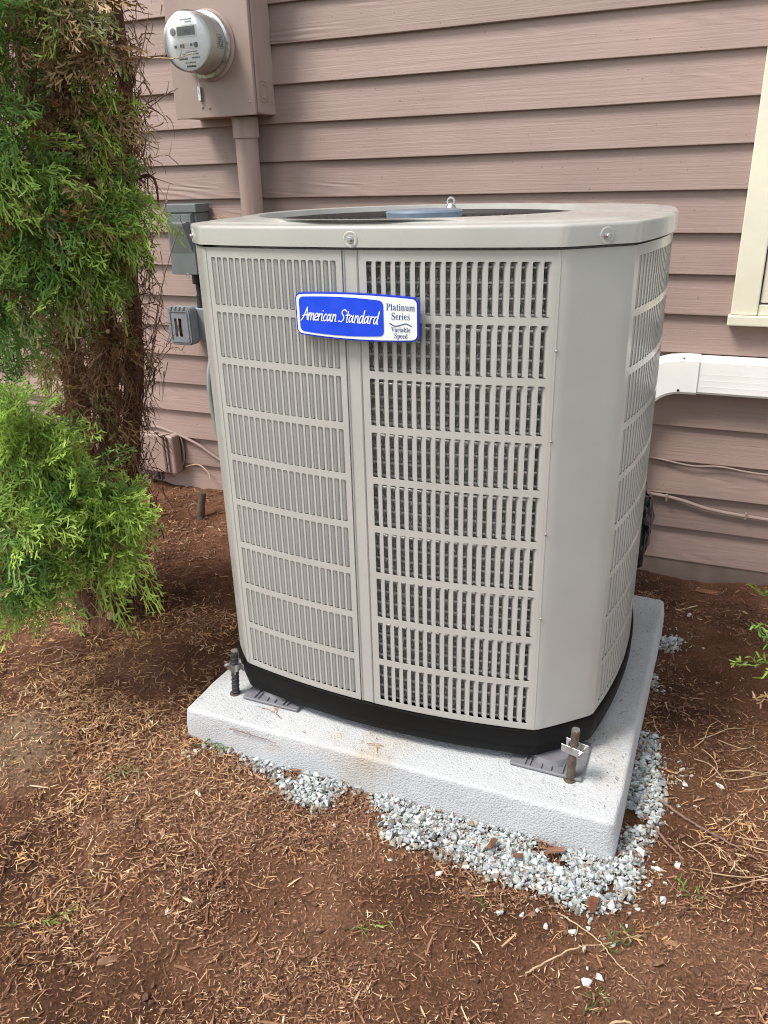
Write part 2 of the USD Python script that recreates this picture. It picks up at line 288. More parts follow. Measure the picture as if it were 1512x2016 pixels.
# ------------------------------------------------------------------ house wall of lapped boards
wall = thing('house_wall', 'house wall of taupe painted lapped wooden boards behind the air conditioner', 'house wall')
E_, Z0 = 0.1167, 1.5306
obj('wall_core', bx(-4.2, 4.2, YW + .012, YW + .25, -.3, 5.2), 'mauve', wall)
obj('foundation', bx(-4.2, 4.2, YW - .004, YW + .011, -.3, Z0 - 13 * E_ + .012), 'found', wall)
def board(x0, x1, zb, top, seed):
    seed = abs(seed) + 1; n = max(4, int((x1 - x0) / .12)); xs = np.linspace(x0, x1, n)
    wz = (meshkit.noise(np.stack([xs * 1.7, np.full(n, seed * 3.7), np.zeros(n)], -1), seed) - .5) * .004
    wy = (meshkit.noise(np.stack([xs * 1.1, np.full(n, seed * 1.3), np.ones(n)], -1), seed + 5) - .5) * .004
    prof = [(0.010, zb + .001), (-.0055, zb), (-.0085, zb + .0015), (-.0085, zb + .004), (.0085, top), (.011, top)]
    V = np.array([[[x, YW + .002 + py + wy[i] * (py < .005), pz + wz[i]] for py, pz in prof] for i, x in enumerate(xs)]); k = len(prof)
    i, j = np.meshgrid(np.arange(n - 1), np.arange(k), indexing='ij'); j2 = (j + 1) % k
    qq = np.stack([i * k + j, i * k + j2, (i + 1) * k + j2, (i + 1) * k + j], -1).reshape(-1, 4)
    caps = [[0, b, a] for a, b in zip(range(1, k - 1), range(2, k))] + [[(n - 1) * k, (n - 1) * k + a, (n - 1) * k + b] for a, b in zip(range(1, k - 1), range(2, k))]
    return V.reshape(-1, 3), np.vstack([qq[:, [0, 1, 2]], qq[:, [0, 2, 3]], caps])
joints = {7: .30, 10: .42}
for k in range(13, -10, -1):
    zb = Z0 - k * E_
    cuts = [-3.2] + ([joints[k]] if k in joints else []) + [3.2]
    for a, b in zip(cuts[:-1], cuts[1:]):
        obj('siding_board', board(a + (.0015 if a > -3 else 0), b, zb, zb + E_ + .012, k + 40 + int(a * 10)), 'siding', wall, smooth=25)
obj('upper_boards', cat([board(-3.2, 3.2, Z0 + k * E_, Z0 + (k + 1) * E_ + .012, k + 90) for k in range(10, 31)]), 'siding', wall, kind='stuff')

# ------------------------------------------------------------------ window at the right
win = thing('window', 'cream framed window at the right edge of the wall above the white pipe cover', 'window')
yf = YW - .030
obj('side_casing', bx(1.066, 1.138, yf, YW + .01, .838, 2.4, .004), 'cream', win)
obj('side_casing', bx(2.0, 2.072, yf, YW + .01, .838, 2.4, .004), 'cream', win)
obj('sill', bx(1.060, 2.078, yf - .012, YW + .01, .808, .837, .004), 'cream', win)
obj('bottom_casing', bx(1.1385, 1.9995, yf + .006, YW + .01, .8375, .868, .003), 'cream', win)
obj('head_casing', bx(1.060, 2.078, yf - .004, YW + .01, 2.4005, 2.48, .004), 'cream', win)
sash = obj('sash', cat([bx(1.142, 1.245, yf + .010, YW, .873, 2.395, .003), bx(1.245, 1.90, yf + .0105, YW, .873, .955, .003), bx(1.245, 1.90, yf + .0105, YW, 2.30, 2.395, .003), bx(1.9, 1.995, yf + .010, YW, .873, 2.395, .003)]), 'sash', win)
obj('pane', bx(1.2455, 1.8995, yf + .018, yf + .022, .9555, 2.2995), 'glass', win)
obj('blind', bx(1.246, 1.899, YW + .004, YW + .009, .956, 2.299), 'shade', win)

# ------------------------------------------------------------------ white pipe cover
cov = thing('pipe_cover', 'white vinyl pipe cover running along the wall to the right of the air conditioner', 'pipe cover')
def rrect(w, h, r, n=4):
    return np.asarray(shapely.box(-w / 2, -h / 2, w / 2, h / 2).buffer(-r).buffer(r, quad_segs=n).exterior.coords)[:-1]
z0_, z1_ = .598, .711
pr = [(YW - .006, z0_), (YW - .050, z0_ + .002), (YW - .058, z0_ + .010), (YW - .058, z1_ - .012), (YW - .048, z1_), (YW - .006, z1_)]
ridge = []
for k in (1, 3, 5):
    z = z0_ + .016 + k * .0095; ridge += [(YW - .058, z), (YW - .0584, z + .002), (YW - .058, z + .004)]
pr2 = pr[:3] + ridge + pr[3:]
tilt = lambda v: v + np.stack([np.zeros(len(v)), np.zeros(len(v)), 0.0 * (v[:, 0] - 1.0)], 1)
def prism_x(profile, x0, x1):
    P = np.asarray(profile); k = len(P); V = np.vstack([np.column_stack([np.full(k, x), P]) for x in (x0, x1)]); j = np.arange(k); j2 = (j + 1) % k
    f = np.vstack([np.stack([j, j2, j2 + k], 1), np.stack([j, j2 + k, j + k], 1), [[0, a + 1, a] for a in range(1, k - 1)], [[k, k + a, k + a + 1] for a in range(1, k - 1)]])
    return V, f
obj('straight_cover', prism_x(pr2, .992, 3.1), 'white', cov, smooth=20)
# the elbow: same section, turned down behind the unit
el = []; grow = 1.05; zc, xc_, = z0_ - .100, .955
sec = np.array([((y - YW) * 1.06 + YW, (z - (z0_ + z1_) / 2) * grow + (z1_ - z0_) / 2) for y, z in pr])
path_ = [(1.000, None)] + [(.925, None)]
rows = []
for x in (1.000, .975, .955): rows.append([(x, y, z0_ + w) for y, w in sec])
for a in np.linspace(0, PI / 2, 9)[1:]:
    rows.append([(xc_ - math.sin(a) * (w + z0_ - zc), y, zc + math.cos(a) * (w + z0_ - zc)) for y, w in sec])
rows.append([(x, y, z - .05) for x, y, z in rows[-1]])
R_ = np.array(rows); n_, k = R_.shape[:2]; i, j = np.meshgrid(np.arange(n_ - 1), np.arange(k), indexing='ij'); j2 = (j + 1) % k
qq = np.stack([i * k + j, i * k + j2, (i + 1) * k + j2, (i + 1) * k + j], -1).reshape(-1, 4)
obj('elbow', cat([(R_.reshape(-1, 3), np.vstack([qq[:, [0, 1, 2]], qq[:, [0, 2, 3]]]))]), 'white', cov, smooth=35)
obj('down_cover', bx(.742, .852, YW - .057, YW - .006, .16, .45, .006), 'white', cov)
obj('screw', lathe([(0, .003), (.0035, .002), (.004, 0)], 12, 'y', (.948, YW - .0615, .610)), 'bag', cov)
obj('screw', lathe([(0, .003), (.0035, .002), (.004, 0)], 12, 'y', (.955, YW - .057, .7085)), 'zinc', cov)

# ------------------------------------------------------------------ meter box, conduit and meter
mb = thing('meter_box', 'tall taupe painted metal meter box with the round electricity meter on its front', 'meter box')
FX0, FX1, FY, MZ = -.748, -.440, 1.252, 1.440
obj('housing', bx(FX0, FX1, FY + .006, YW + .004, MZ, 2.35, .005), 'mauve', mb)
obj('cover', bx(FX0 - .003, FX1 + .002, FY - .004, FY + .0055, MZ - .004, 2.353, .003), 'mauve', mb)
obj('corner_trim', bx(FX1 + .0005, FX1 + .005, FY + .012, FY + .030, MZ + .004, 2.345, .002), 'mauve', mb)
def ring(r, t, at, ax):
    th = np.linspace(0, 2 * PI, 33)[:-1]; P = np.stack([np.zeros(32), r * np.cos(th), r * np.sin(th)], 1) if ax == 'x' else np.stack([r * np.cos(th), np.zeros(32), r * np.sin(th)], 1)
    P = np.vstack([P, P[:1]]); return tube(P + np.asarray(at), t, 6, cap=False)
for r in (.032, .021): obj('knockout_ring', ring(r, .0014, (FX1 + .0004, 1.312, 1.507), 'x'), 'mauve', mb)
for x, z in ((-.640, 1.468), (-.612, 1.464)): obj('rivet', trimesh.creation.icosphere(subdivisions=2, radius=.0042).apply_translation((x, FY - .004, z)), 'mauve', mb)
obj('rivet', trimesh.creation.icosphere(subdivisions=2, radius=.003).apply_translation((FX1 - .015, FY - .004, 1.475)), 'zinc', mb)
obj('seal_tab', bx(-.646, -.636, FY - .014, FY - .004, 1.487, 1.528, .001), 'zinc', mb)
obj('seal_wire', tube(spline([(-.641, FY - .006, 1.55), (-.638, FY - .016, 1.535), (-.641, FY - .014, 1.52), (-.644, FY - .018, 1.505)], 16), .0009, 6), 'zinc', mb)
MC = np.array([-.595, 0, 1.643])
obj('meter_collar', lathe([(.082, -.004), (.101, -.004), (.103, .004), (.097, .013), (.086, .016)], 48, 'y', (MC[0], FY - .004, MC[2])), 'mauve', mb, smooth=40)
meter = thing('electricity_meter', 'round glass electricity meter with a small grey display on the meter box', 'electric meter')
at = (MC[0], FY - .018, MC[2])
obj('base_ring', lathe([(.080, 0), (.096, 0), (.098, .006), (.095, .014), (.086, .016)], 48, 'y', at), 'zinc', meter, smooth=40)
obj('body', lathe([(.0845, .014), (.0835, .020), (.0815, .088), (.0800, .0905)], 48, 'y', at), 'metercase', meter, smooth=40)
glass = obj('glass_cover', lathe([(.0865, .016), (.0862, .060), (.0850, .100), (.0815, .1095), (.074, .1125), (0, .1135)], 48, 'y', at), 'meterglass', meter, smooth=40)
face = obj('face_plate', lathe([(.0, .094), (.0805, .094), (.0810, .0895)], 48, 'y', at), 'meterface', meter, smooth=30)
fy = at[1] - .0942
def plate(name, x0, x1, z0, z1, m, d=.002, par=None, off=0.0): return obj(name, bx(MC[0] + x0, MC[0] + x1, fy - d - off, fy - off + .0004, MC[2] + z0, MC[2] + z1), m, par or face)
plate('display_bezel', -.040, .036, .012, .044, 'white'); plate('display', -.035, .031, .016, .040, 'lcd', .001, None, .0022)
for k, x in enumerate((-.018, -.011, -.004, .003, .012, .019)):
    plate('display_digit', x, x + .0042, .021, .033, 'ink', .0004, None, .0034)
obj('sensor', lathe([(.0, .003), (.0095, .0028), (.011, 0)], 20, 'y', (MC[0] - .052, fy, MC[2] + .029)), 'greyplastic', face)
plate('button_panel', -.046, .040, -.020, -.004, 'white', .0015)
plate('button', -.050, -.042, -.016, -.009, 'ink', .002, None, .0017); plate('button', -.028, -.014, -.017, -.007, 'ink', .002, None, .0017); plate('button', .010, .017, -.014, -.007, 'ink', .002, None, .0017)
obj('port', lathe([(.0, .004), (.006, .004), (.008, 0)], 20, 'y', (MC[0] + .030, fy - .0015, MC[2] - .011)), 'ink', face)
r_ = np.random.default_rng(5)
def print_line(z, x0, x1, h, dash):
    x = x0; out = []
    while x < x1:
        w = dash * (.6 + .9 * r_.random()); out.append(bx(MC[0] + x, MC[0] + min(x + w, x1), fy - .0006, fy + .0004, MC[2] + z, MC[2] + z + h * (.7 + .3 * r_.random()))); x += w + dash * .55
    return out
obj('print', cat(print_line(.058, -.020, .022, .003, .003) + print_line(.052, -.004, .020, .0025, .002) + print_line(-.030, -.012, .030, .003, .003) + print_line(-.037, -.024, .036, .003, .0035)
                 + print_line(-.047, .010, .040, .0035, .002) + print_line(-.060, -.016, .022, .004, .003)), 'ink', face)
for z, a, b in ((-.050, -.038, -.006), (-.071, -.012, .022)): obj('barcode', cat(print_line(z, a, b, .006, .0011)), 'ink', face)
lab = []
for k in range(5):
    a0 = math.radians(8 - 4 * k)
    for s in range(6):
        ya = at[1] - .030 - s * .0042; rr = .0866
        if (k * 7 + s * 3) % 5: lab.append(hull([(MC[0] + rr * math.cos(a) + e, y, MC[2] + rr * math.sin(a)) for a in (a0, a0 - .045) for y in (ya, ya - .0028) for e in (0, .0006)]))
for a0, a1, ya, yb in ((12, 11.2, -.026, -.060), (-13, -13.8, -.026, -.060), (12, -13.8, -.026, -.0266), (12, -13.8, -.0594, -.060)):
    A = np.radians(np.linspace(a0, a1, 8)); lab += [hull([(MC[0] + .0867 * math.cos(a) + e, at[1] + y, MC[2] + .0867 * math.sin(a)) for a in (p_, q_) for y in (ya, yb) for e in (0, .0005)]) for p_, q_ in zip(A[:-1], A[1:])]
obj('side_label', cat(lab), 'ink', meter)

pipe = thing('service_pipe', 'taupe painted round pipe running down from the meter box behind the air conditioner', 'pipe')
px_, py_ = -.530, 1.328
obj('tube', lathe([(.0385, -.05), (.0385, 1.385)], 32, 'z', (px_, py_, 0)), 'mauve', pipe, smooth=True)
obj('coupling', lathe([(.0385, 1.372), (.0435, 1.372), (.0442, 1.376), (.0442, MZ - .0045), (.040, MZ - .0045)], 32, 'z', (px_, py_, 0)), 'mauve', pipe, smooth=40)
obj('strap', lathe([(.0388, .86), (.0408, .86), (.0408, .885), (.0388, .885)], 32, 'z', (px_, py_, 0)), 'zinc', pipe)

# ------------------------------------------------------------------ grey disconnect box with its hood, conduit, outlet cover
dis = thing('disconnect_box', 'dark grey metal disconnect box with a sloping hood left of the unit', 'electrical box')
DX0, DX1, DZ0, DZ1, DY = -.878, -.752, .925, 1.168, 1.290
obj('housing', bx(DX0 + .012, DX1, DY + .012, YW - .002, DZ0, DZ1 - .030, .004), 'grey', dis)
obj('rain_lip', bx(DX0 - .006, DX1 + .006, DY + .004, YW - .002, DZ1 - .0295, DZ1, .003), 'grey', dis)
w0, w1 = DX0 + .002, DX1 - .012
obj('door', hull([(w0, DY + .0115, DZ1 - .032), (w1, DY + .0115, DZ1 - .032), (w0, DY + .0115, DZ0 - .004), (w1, DY + .0115, DZ0 - .004), (w0 + .004, DY - .004, DZ1 - .036), (w1 - .004, DY - .004, DZ1 - .036), (w0, DY - .004, DZ0), (w1, DY - .004, DZ0)]), 'grey', dis, smooth=15)
obj('hood', hull([(w0 + .020, DY - .0045, DZ1 - .060), (w1 - .012, DY - .0045, DZ1 - .060), (w0 + .028, DY - .034, DZ1 - .066), (w1 - .020, DY - .034, DZ1 - .066), (w0 + .028, DY - .034, DZ1 - .072), (w1 - .020, DY - .034, DZ1 - .072),
                  (w0 + .012, DY - .0045, DZ0 + .075), (w1 - .008, DY - .0045, DZ0 + .075)]), 'grey', dis, smooth=15)
obj('lock_ring', ring(.007, .0017, (DX0 + .070, DY - .004, DZ0 - .006), 'y'), 'zinc', dis)
cd = thing('black_conduit', 'short black conduit between the grey disconnect box and the outlet cover', 'conduit')
obj('fitting', lathe([(.016, .885), (.017, .886), (.017, .924), (.0, .924)], 20, 'z', (-.805, 1.335, 0)), 'conduit', cd)
obj('tube', tube(spline([(-.800, 1.335, .90), (-.800, 1.334, .87), (-.795, 1.332, .83), (-.795, 1.332, .80)], 14), .0105, 12), 'conduit', cd)
obj('lower_fitting', lathe([(.012, .846), (.015, .844), (.016, .800), (.0, .800)], 20, 'z', (-.795, 1.332, 0)), 'conduit', cd)
bk = thing('conduit_elbow', 'dark elbow fitting under the disconnect box tucked behind the unit', 'conduit')
obj('elbow', tube(spline([(-.768, 1.335, .924), (-.764, 1.330, .89), (-.742, 1.30, .865), (-.72, 1.25, .86)], 14), .017, 12), 'conduit', bk)
gf = thing('outlet_cover', 'grey plastic weatherproof outlet cover on the wall below the black conduit', 'outlet')
gx0, gx1, gz0, gz1, gyf = -.904, -.806, .668, .802, 1.262
obj('back_box', bx(gx0 + .030, gx1 + .040, gyf + .046, YW - .001, gz0 + .010, gz1 - .004, .006), 'greybox', gf)
lid = shapely.box(gx0, gz0, gx1, gz1).buffer(-.014).buffer(.014, quad_segs=5); hole = shapely.box(gx0 + .030, gz0 + .030, gx0 + .058, gz1 - .040).buffer(.003)
def wallplate(poly, y0, y1):
    v, f = extrude(poly, y1 - y0); return np.stack([v[:, 0], y1 - v[:, 2], v[:, 1]], 1), f[:, ::-1]
lidp = obj('lid', cat([wallplate(lid.difference(hole), gyf, gyf + .008), wallplate(lid.buffer(.004).difference(lid.buffer(-.004)), gyf + .006, gyf + .045)]), 'greybox', gf)
obj('lid_frame', wallplate(lid.buffer(-.008).difference(lid.buffer(-.012)), gyf - .003, gyf + .001), 'greybox', lidp)
for k in range(4): obj('hinge_knuckle', bx(gx0 + .012 + k * .019, gx0 + .022 + k * .019, gyf - .004, gyf + .012, gz1 - .006, gz1 + .006, .002), 'greybox', lidp)
obj('viewing_window', bx(gx0 + .029, gx0 + .059, gyf + .004, gyf + .006, gz0 + .029, gz1 - .039), 'glass', lidp)
rc = obj('receptacle', bx(gx0 + .026, gx0 + .064, gyf + .024, gyf + .044, gz0 + .022, gz1 - .030, .003), 'bag', gf)
obj('receptacle_face', bx(gx0 + .040, gx0 + .058, gyf + .021, gyf + .0245, gz0 + .034, gz1 - .052, .002), 'white', rc)
wh = thing('flexible_whip', 'thin grey green flexible conduit hanging between wall and left side of the unit', 'conduit')
obj('tube', tube(spline([(-.725, 1.30, .70), (-.70, 1.24, .66), (-.680, 1.17, .57), (-.65, 1.13, .45), (-.60, 1.1, .3)], 24), .009, 10), 'whip', wh)

# ------------------------------------------------------------------ telephone box low on the wall with its cables
te = thing('utility_box', 'low taupe painted utility box on the wall behind the conifer stems', 'utility box')
obj('housing', bx(-1.250, -1.014, 1.325, YW - .002, .095, .262, .010), 'mauve', te)
obj('lid', bx(-1.242, -1.052, 1.310, 1.3245, .102, .268, .008), 'mauve', te)
obj('lid_rib', bx(-1.048, -1.040, 1.316, 1.3245, .104, .262, .003), 'mauve', te); obj('hinge', bx(-1.20, -1.10, 1.330, 1.352, .2625, .270, .003), 'mauve', te)
tp = thing('conduit_stub', 'taupe conduit stub entering the ground beneath the low utility box', 'conduit')
obj('tube', tube(spline([(-1.178, 1.345, .094), (-1.175, 1.345, .04), (-1.150, 1.34, -.05)], 10), .011, 12), 'mauve', tp); obj('connector', lathe([(.0115, .070), (.014, .071), (.014, .094), (0, .094)], 16, 'z', (-1.178, 1.345, 0)), 'mauve', tp)
te2 = thing('cable_glands', 'small dark cable glands under the low utility box', 'cable gland')
for x in (-1.125, -1.105): obj('gland', lathe([(0, .055), (.006, .056), (.007, .094), (0, .094)], 10, 'z', (x, 1.345, 0)), 'rod_dark', te2)
def cable(label, pts, r, m='mauve', n=50):
    t = thing('cable', label, 'cable'); obj('strand', tube(spline(pts, n), r, 8), m, t); return t
yc_ = YW - .009
cable('taupe cable arching over the low utility box towards the unit', [(-1.30, yc_, .20), (-1.223, yc_ - .004, .256), (-1.138, yc_, .283), (-1.035, yc_, .263), (-.924, yc_, .226), (-.841, yc_, .18), (-.70, yc_, .11)], .0055)
cable('thin cable looping down the right side of the low utility box', [(-1.02, yc_, .262), (-1.004, yc_, .24), (-1.0, yc_, .16), (-1.02, yc_, .115), (-1.05, yc_, .10)], .0032)
cable('pale cable end curling from the wall below the low utility box', [(-1.0, yc_, .118), (-.93, yc_ - .004, .135), (-.88, yc_ - .012, .112), (-.862, yc_ - .02, .085)], .0030, 'paletwig')
cable('thin sagging cable under the second board below the white pipe cover', [(.70, yc_ + .003, .375), (.886, yc_ + .002, .368), (1.011, yc_, .354), (1.101, yc_, .360), (1.238, yc_, .350), (1.6, yc_, .36), (2.4, yc_, .35)], .0030)
c2 = cable('thicker taupe cable sloping along the lower wall right of the unit', [(.55, yc_, .255), (.889, yc_, .243), (.994, yc_, .232), (1.09, yc_, .211), (1.26, yc_, .200), (1.7, yc_, .19), (2.4, yc_, .18)], .0060)
for x, z in ((.95, .236), (1.195, .204)): obj('clip', bx(x - .003, x + .003, yc_ - .009, yc_ + .006, z - .012, z + .012, .002), 'mauve', c2)
cable('hairline dark wire along the board edge above the thicker cable', [(.6, yc_ + .004, .262), (.95, yc_ + .003, .258), (1.3, yc_ + .004, .248), (2.2, yc_ + .003, .25)], .0018, 'found')

# ------------------------------------------------------------------ concrete pad
PT = .0848
def rounded_pad():
    w, d, r = 1.0, .9423, .009
    ring_ = lambda off, z, n=60: (off, z)
    base = shapely.box(0, 0, w, d); rows = []
    for off, z in [(0.004, -.05), (0.004, PT * .5), (.0, PT - r)] + [(-r * (1 - math.cos(a)), PT - r + r * math.sin(a)) for a in np.linspace(.25, PI / 2, 5)]:
        pg = base.buffer(-.010).buffer(.010 + off, quad_segs=4); L = pg.exterior.length
        rows.append(np.array([[*pg.exterior.interpolate(t, normalized=True).coords[0], z] for t in np.linspace(0, 1, 400, endpoint=False)]))
    n, k = len(rows), 400; V = np.array(rows); top = V[-1]
    V = V.reshape(-1, 3); i, j = np.meshgrid(np.arange(n - 1), np.arange(k), indexing='ij'); j2 = (j + 1) % k
    qq = np.stack([i * k + j, i * k + j2, (i + 1) * k + j2, (i + 1) * k + j], -1).reshape(-1, 4); f = [qq[:, [0, 1, 2]], qq[:, [0, 2, 3]]]
    c = np.array([.5, .47, PT])
    prev = (n - 1) * k
    for s in (.97, .9, .75, .5, .2):
        V = np.vstack([V, c + (top - c) * s]); nw = len(V) - k; j = np.arange(k); j2 = (j + 1) % k
        f += [np.stack([prev + j, prev + j2, nw + j2], 1), np.stack([prev + j, nw + j2, nw + j], 1)]; prev = nw
    V = np.vstack([V, c]); f.append(np.stack([prev + j, prev + j2, np.full(k, len(V) - 1)], 1))
    nz = meshkit.fbm(V * [9, 9, 9] + 5, 4, 3) - .5
    side = V[:, 2] < PT - .001
    V[:, 2] += nz * .004 * (V[:, 2] > .04)
    cx = V[:, :2] - c[:2]; V[side, :2] += (cx[side] / np.linalg.norm(cx[side], axis=1, keepdims=True)) * (nz[side, None] * .008)
    return V, np.vstack(f)
pad = obj('concrete_pad', rounded_pad(), 'concrete', smooth=True, label='pale grey concrete slab under the air conditioner', category='concrete slab')

# ------------------------------------------------------------------ the air conditioner
ac = thing('air_conditioner', 'large beige outdoor air conditioner with louvred panels and blue badge on concrete slab', 'air conditioner')
ZB, ZT = .1748, 1.1236
FL, FR = np.array([.1196, .106]), np.array([.8126, .106]); RF, RB = np.array([.9131, .2015]), np.array([.9131, .775]); BR, BL = np.array([.8126, .870]), np.array([.1196, .870]); LB, LF = np.array([.0524, .801]), np.array([.0524, .1748])
SAG = .036
def side(A, B, sag):
    """outline of one side: t in 0..1 -> point and outward normal (points run counter clockwise)"""
    L = np.linalg.norm(B - A); d = (B - A) / L; nrm = np.array([d[1], -d[0]])
    def at(t, off=0.0):
        t = np.asarray(t, float)[..., None]; p = A + (B - A) * t + nrm * (4 * sag * t * (1 - t))
        n = nrm - d * (4 * sag * (1 - 2 * t) / L); n = n / np.linalg.norm(n, axis=-1, keepdims=True)
        return p + n * np.asarray(off, float)[..., None]
    at.L = L; return at
S_F, S_FR, S_R, S_BR, S_B, S_BL, S_L, S_FL = side(FL, FR, SAG), side(FR, RF, .0015), side(RF, RB, .032), side(RB, BR, .0015), side(BR, BL, SAG), side(BL, LB, .0015), side(LB, LF, .032), side(LF, FL, .0015)
SIDES = [S_F, S_FR, S_R, S_BR, S_B, S_BL, S_L, S_FL]
def outline(off=0.0, n=14, soft=0.0):
    pts = np.vstack([s(np.linspace(0, 1, n if i % 2 == 0 else 5)[:-1]) for i, s in enumerate(SIDES)])
    pg = Polygon(pts)
    if soft: pg = pg.buffer(-soft, quad_segs=8).buffer(soft, quad_segs=8)
    pg = pg.buffer(off, quad_segs=6) if off else pg
    L = pg.exterior.length; c = np.array([.4827, .488])
    th = np.linspace(-PI, PI, 360, endpoint=False); out = []
    P = np.array([pg.exterior.interpolate(t, normalized=True).coords[0] for t in np.linspace(0, 1, 3000)]); an = np.arctan2(P[:, 1] - c[1], P[:, 0] - c[0]); r = np.hypot(*(P - c).T); o = np.argsort(an)
    rr = np.interp(th, an[o], r[o], period=2 * PI)
    return np.stack([c[0] + rr * np.cos(th), c[1] + rr * np.sin(th)], 1)
def loft(rings, close_top=False):
    V = np.array(rings); n, k = V.shape[:2]; i, j = np.meshgrid(np.arange(n - 1), np.arange(k), indexing='ij'); j2 = (j + 1) % k
    qq = np.stack([i * k + j, i * k + j2, (i + 1) * k + j2, (i + 1) * k + j], -1).reshape(-1, 4)
    return V.reshape(-1, 3), np.vstack([qq[:, [0, 1, 2]], qq[:, [0, 2, 3]]])
lift = lambda P, z: np.column_stack([P, np.full(len(P), z)])
def bend(sd, uv, t_of):                       # (metres along the side, height, depth inwards) -> world
    uv = np.asarray(uv, float); xy = sd(uv[:, 0] / sd.L, -uv[:, 2]); return np.column_stack([xy, uv[:, 1]])

def grille(sd, u0, u1, nslot, b0, b1, z0, z1, rows, vz0, vz1, slot_w, parent, name, louvre, single_rows, off=0.0):
    """a bowed sheet with rows of round cornered slots; each vane bent inwards from one edge of its slot"""
    p = (b1 - b0) / nslot; h = (vz1 - vz0) / rows; bar = .0135; D = .0016
    cell = shapely.box(0, 0, p, h); hole = shapely.box((p - slot_w) / 2, bar / 2, (p + slot_w) / 2, h - bar / 2).buffer(-.0022).buffer(.0022, quad_segs=2)
    cv, cf = trimesh.creation.triangulate_polygon(cell.difference(hole), engine='earcut'); hc = np.asarray(hole.exterior.coords)[:-1]; nh = len(hc)
    sheet = [np.column_stack([cv, np.zeros(len(cv))])]
    wv = np.vstack([np.column_stack([hc, np.zeros(nh)]), np.column_stack([hc, np.full(nh, D)])]); j = np.arange(nh); j2 = (j + 1) % nh
    wf = np.vstack([np.stack([j, j2, j2 + nh], 1), np.stack([j, j2 + nh, j + nh], 1)])
    fr, ln = [], []
    for i in range(nslot):
        for k in range(rows):
            o = np.array([b0 + i * p, vz0 + k * h, off])
            fr += [(sheet[0] + o, cf), (wv + o, wf)]
            xl, xr = (p - slot_w) / 2, (p + slot_w) / 2; za, zb = bar / 2 + .0012, h - bar / 2 - .0012
            dep, run, sgn = louvre
            xe = xl if sgn > 0 else xr
            # the vane: a gently curved strip, 1 mm thick
            prof = [(0, .0017), (.30 * run, .22 * dep), (.68 * run, .58 * dep), (run, dep)]
            V = np.array([[xe + sgn * a, z, d + off] for z in (za, zb) for a, d in prof]) ; V2 = V + [0, 0, .001]
            V = np.vstack([V, V2]); m = 4; fs = []
            for s in range(3): fs += [[s, s + 1, m + s + 1], [s, m + s + 1, m + s], [2 * m + s, 3 * m + s + 1, 2 * m + s + 1], [2 * m + s, 3 * m + s, 3 * m + s + 1]]
            fs += [[3, 2 * m + 3, 3 * m + 3], [3, 3 * m + 3, m + 3]]
            ln.append((k, V + [o[0], o[1], 0], np.array(fs)))
    def strip(ua, ub, za, zb, n): 
        U = np.linspace(ua, ub, n + 1); V = np.array([[u, z, off] for u in U for z in (za, zb)]); i = np.arange(n) * 2
        return V, np.vstack([np.stack([i, i + 2, i + 3], 1), np.stack([i, i + 3, i + 1], 1)])
    fr += [strip(u0, b0, z0, z1, 3), strip(b1, u1, z0, z1, 3), strip(b0, b1, z0, vz0, nslot), strip(b0, b1, vz1, z1, nslot)]
    U = np.linspace(u0, u1, nslot + 7)
    def flange(pts):
        a = np.asarray(pts, float); b = a + [0, 0, .006 + off * 0]; n = len(a); i = np.arange(n - 1); return np.vstack([a, b]), np.vstack([np.stack([i, i + n, i + n + 1], 1), np.stack([i, i + n + 1, i + 1], 1)])
    fr += [flange([(u, z1, off) for u in U]), flange([(u, z0, off) for u in U[::-1]]), flange([(u0, z, off) for z in (z0, z1)]), flange([(u1, z, off) for z in (z1, z0)])]
    v, f = cat(fr); g = obj(name, (bend(sd, v, None), f), 'paint', parent, smooth=25)
    rest = []
    for k, v, f in ln:
        if k in single_rows: obj('louver', (bend(sd, v, None), f), 'paint', g, smooth=40)
        else: rest.append((bend(sd, v, None), f))
    if rest: obj('louvers', cat(rest), 'paint', g, smooth=40, kind='stuff')
    return g
ut = lambda x: (x - FL[0]) / (FR[0] - FL[0]) * S_F.L
z0p, z1p = ZB + .001, ZT - .001
VZ0, VZ1 = ZB + .0085, ZT - .0125
obj('frame', loft([lift(outline(-.030), ZB - .01), lift(outline(-.030), ZB + .004), lift(outline(-.028), ZB + .004)]), 'black', ac)
grille(S_F, ut(.1215), ut(.4330), 19, ut(.135), ut(.4235), z0p, z1p, 9, VZ0, VZ1, .0108, ac, 'front_panel', (.0105, .0092, 1), range(1, 9))
grille(S_F, ut(.4665), ut(.8115), 18, ut(.4775), ut(.8005), z0p, z1p, 9, VZ0, VZ1, .0122, ac, 'front_panel', (.0095, .0070, -1), range(1, 9))
grille(S_R, .008, S_R.L - .008, 28, .026, S_R.L - .026, z0p, z1p, 9, VZ0, VZ1, .0130, ac, 'side_panel', (.011, .0118, -1), ())
# plain posts: the flat strip between the two front panels, the corner posts, the unseen sides
def post(sd, ua, ub, off, n=10, z0=ZB + .001, z1=ZT - .001, ret=.012):
    U = np.concatenate([[ua + .0006], np.linspace(ua + .0022, ub - .0022, n), [ub - .0006]]); O = np.concatenate([[off + .0016], np.full(n, off), [off + .0016]])
    U = np.concatenate([[ua], U, [ub]]); O = np.concatenate([[ret + off], O, [ret + off]])
    V = np.array([[u, z, o] for u, o in zip(U, O) for z in (z0, z1)]); i = np.arange(len(U) - 1) * 2
    return bend(sd, V, None), np.vstack([np.stack([i, i + 2, i + 3], 1), np.stack([i, i + 3, i + 1], 1)])
obj('center_post', cat([post(S_F, ut(.4338), ut(.4657), .0012), post(S_F, ut(.4352), ut(.4395), -.0012, 4), post(S_F, ut(.4600), ut(.4645), -.0012, 4)]), 'paint', ac, smooth=40)
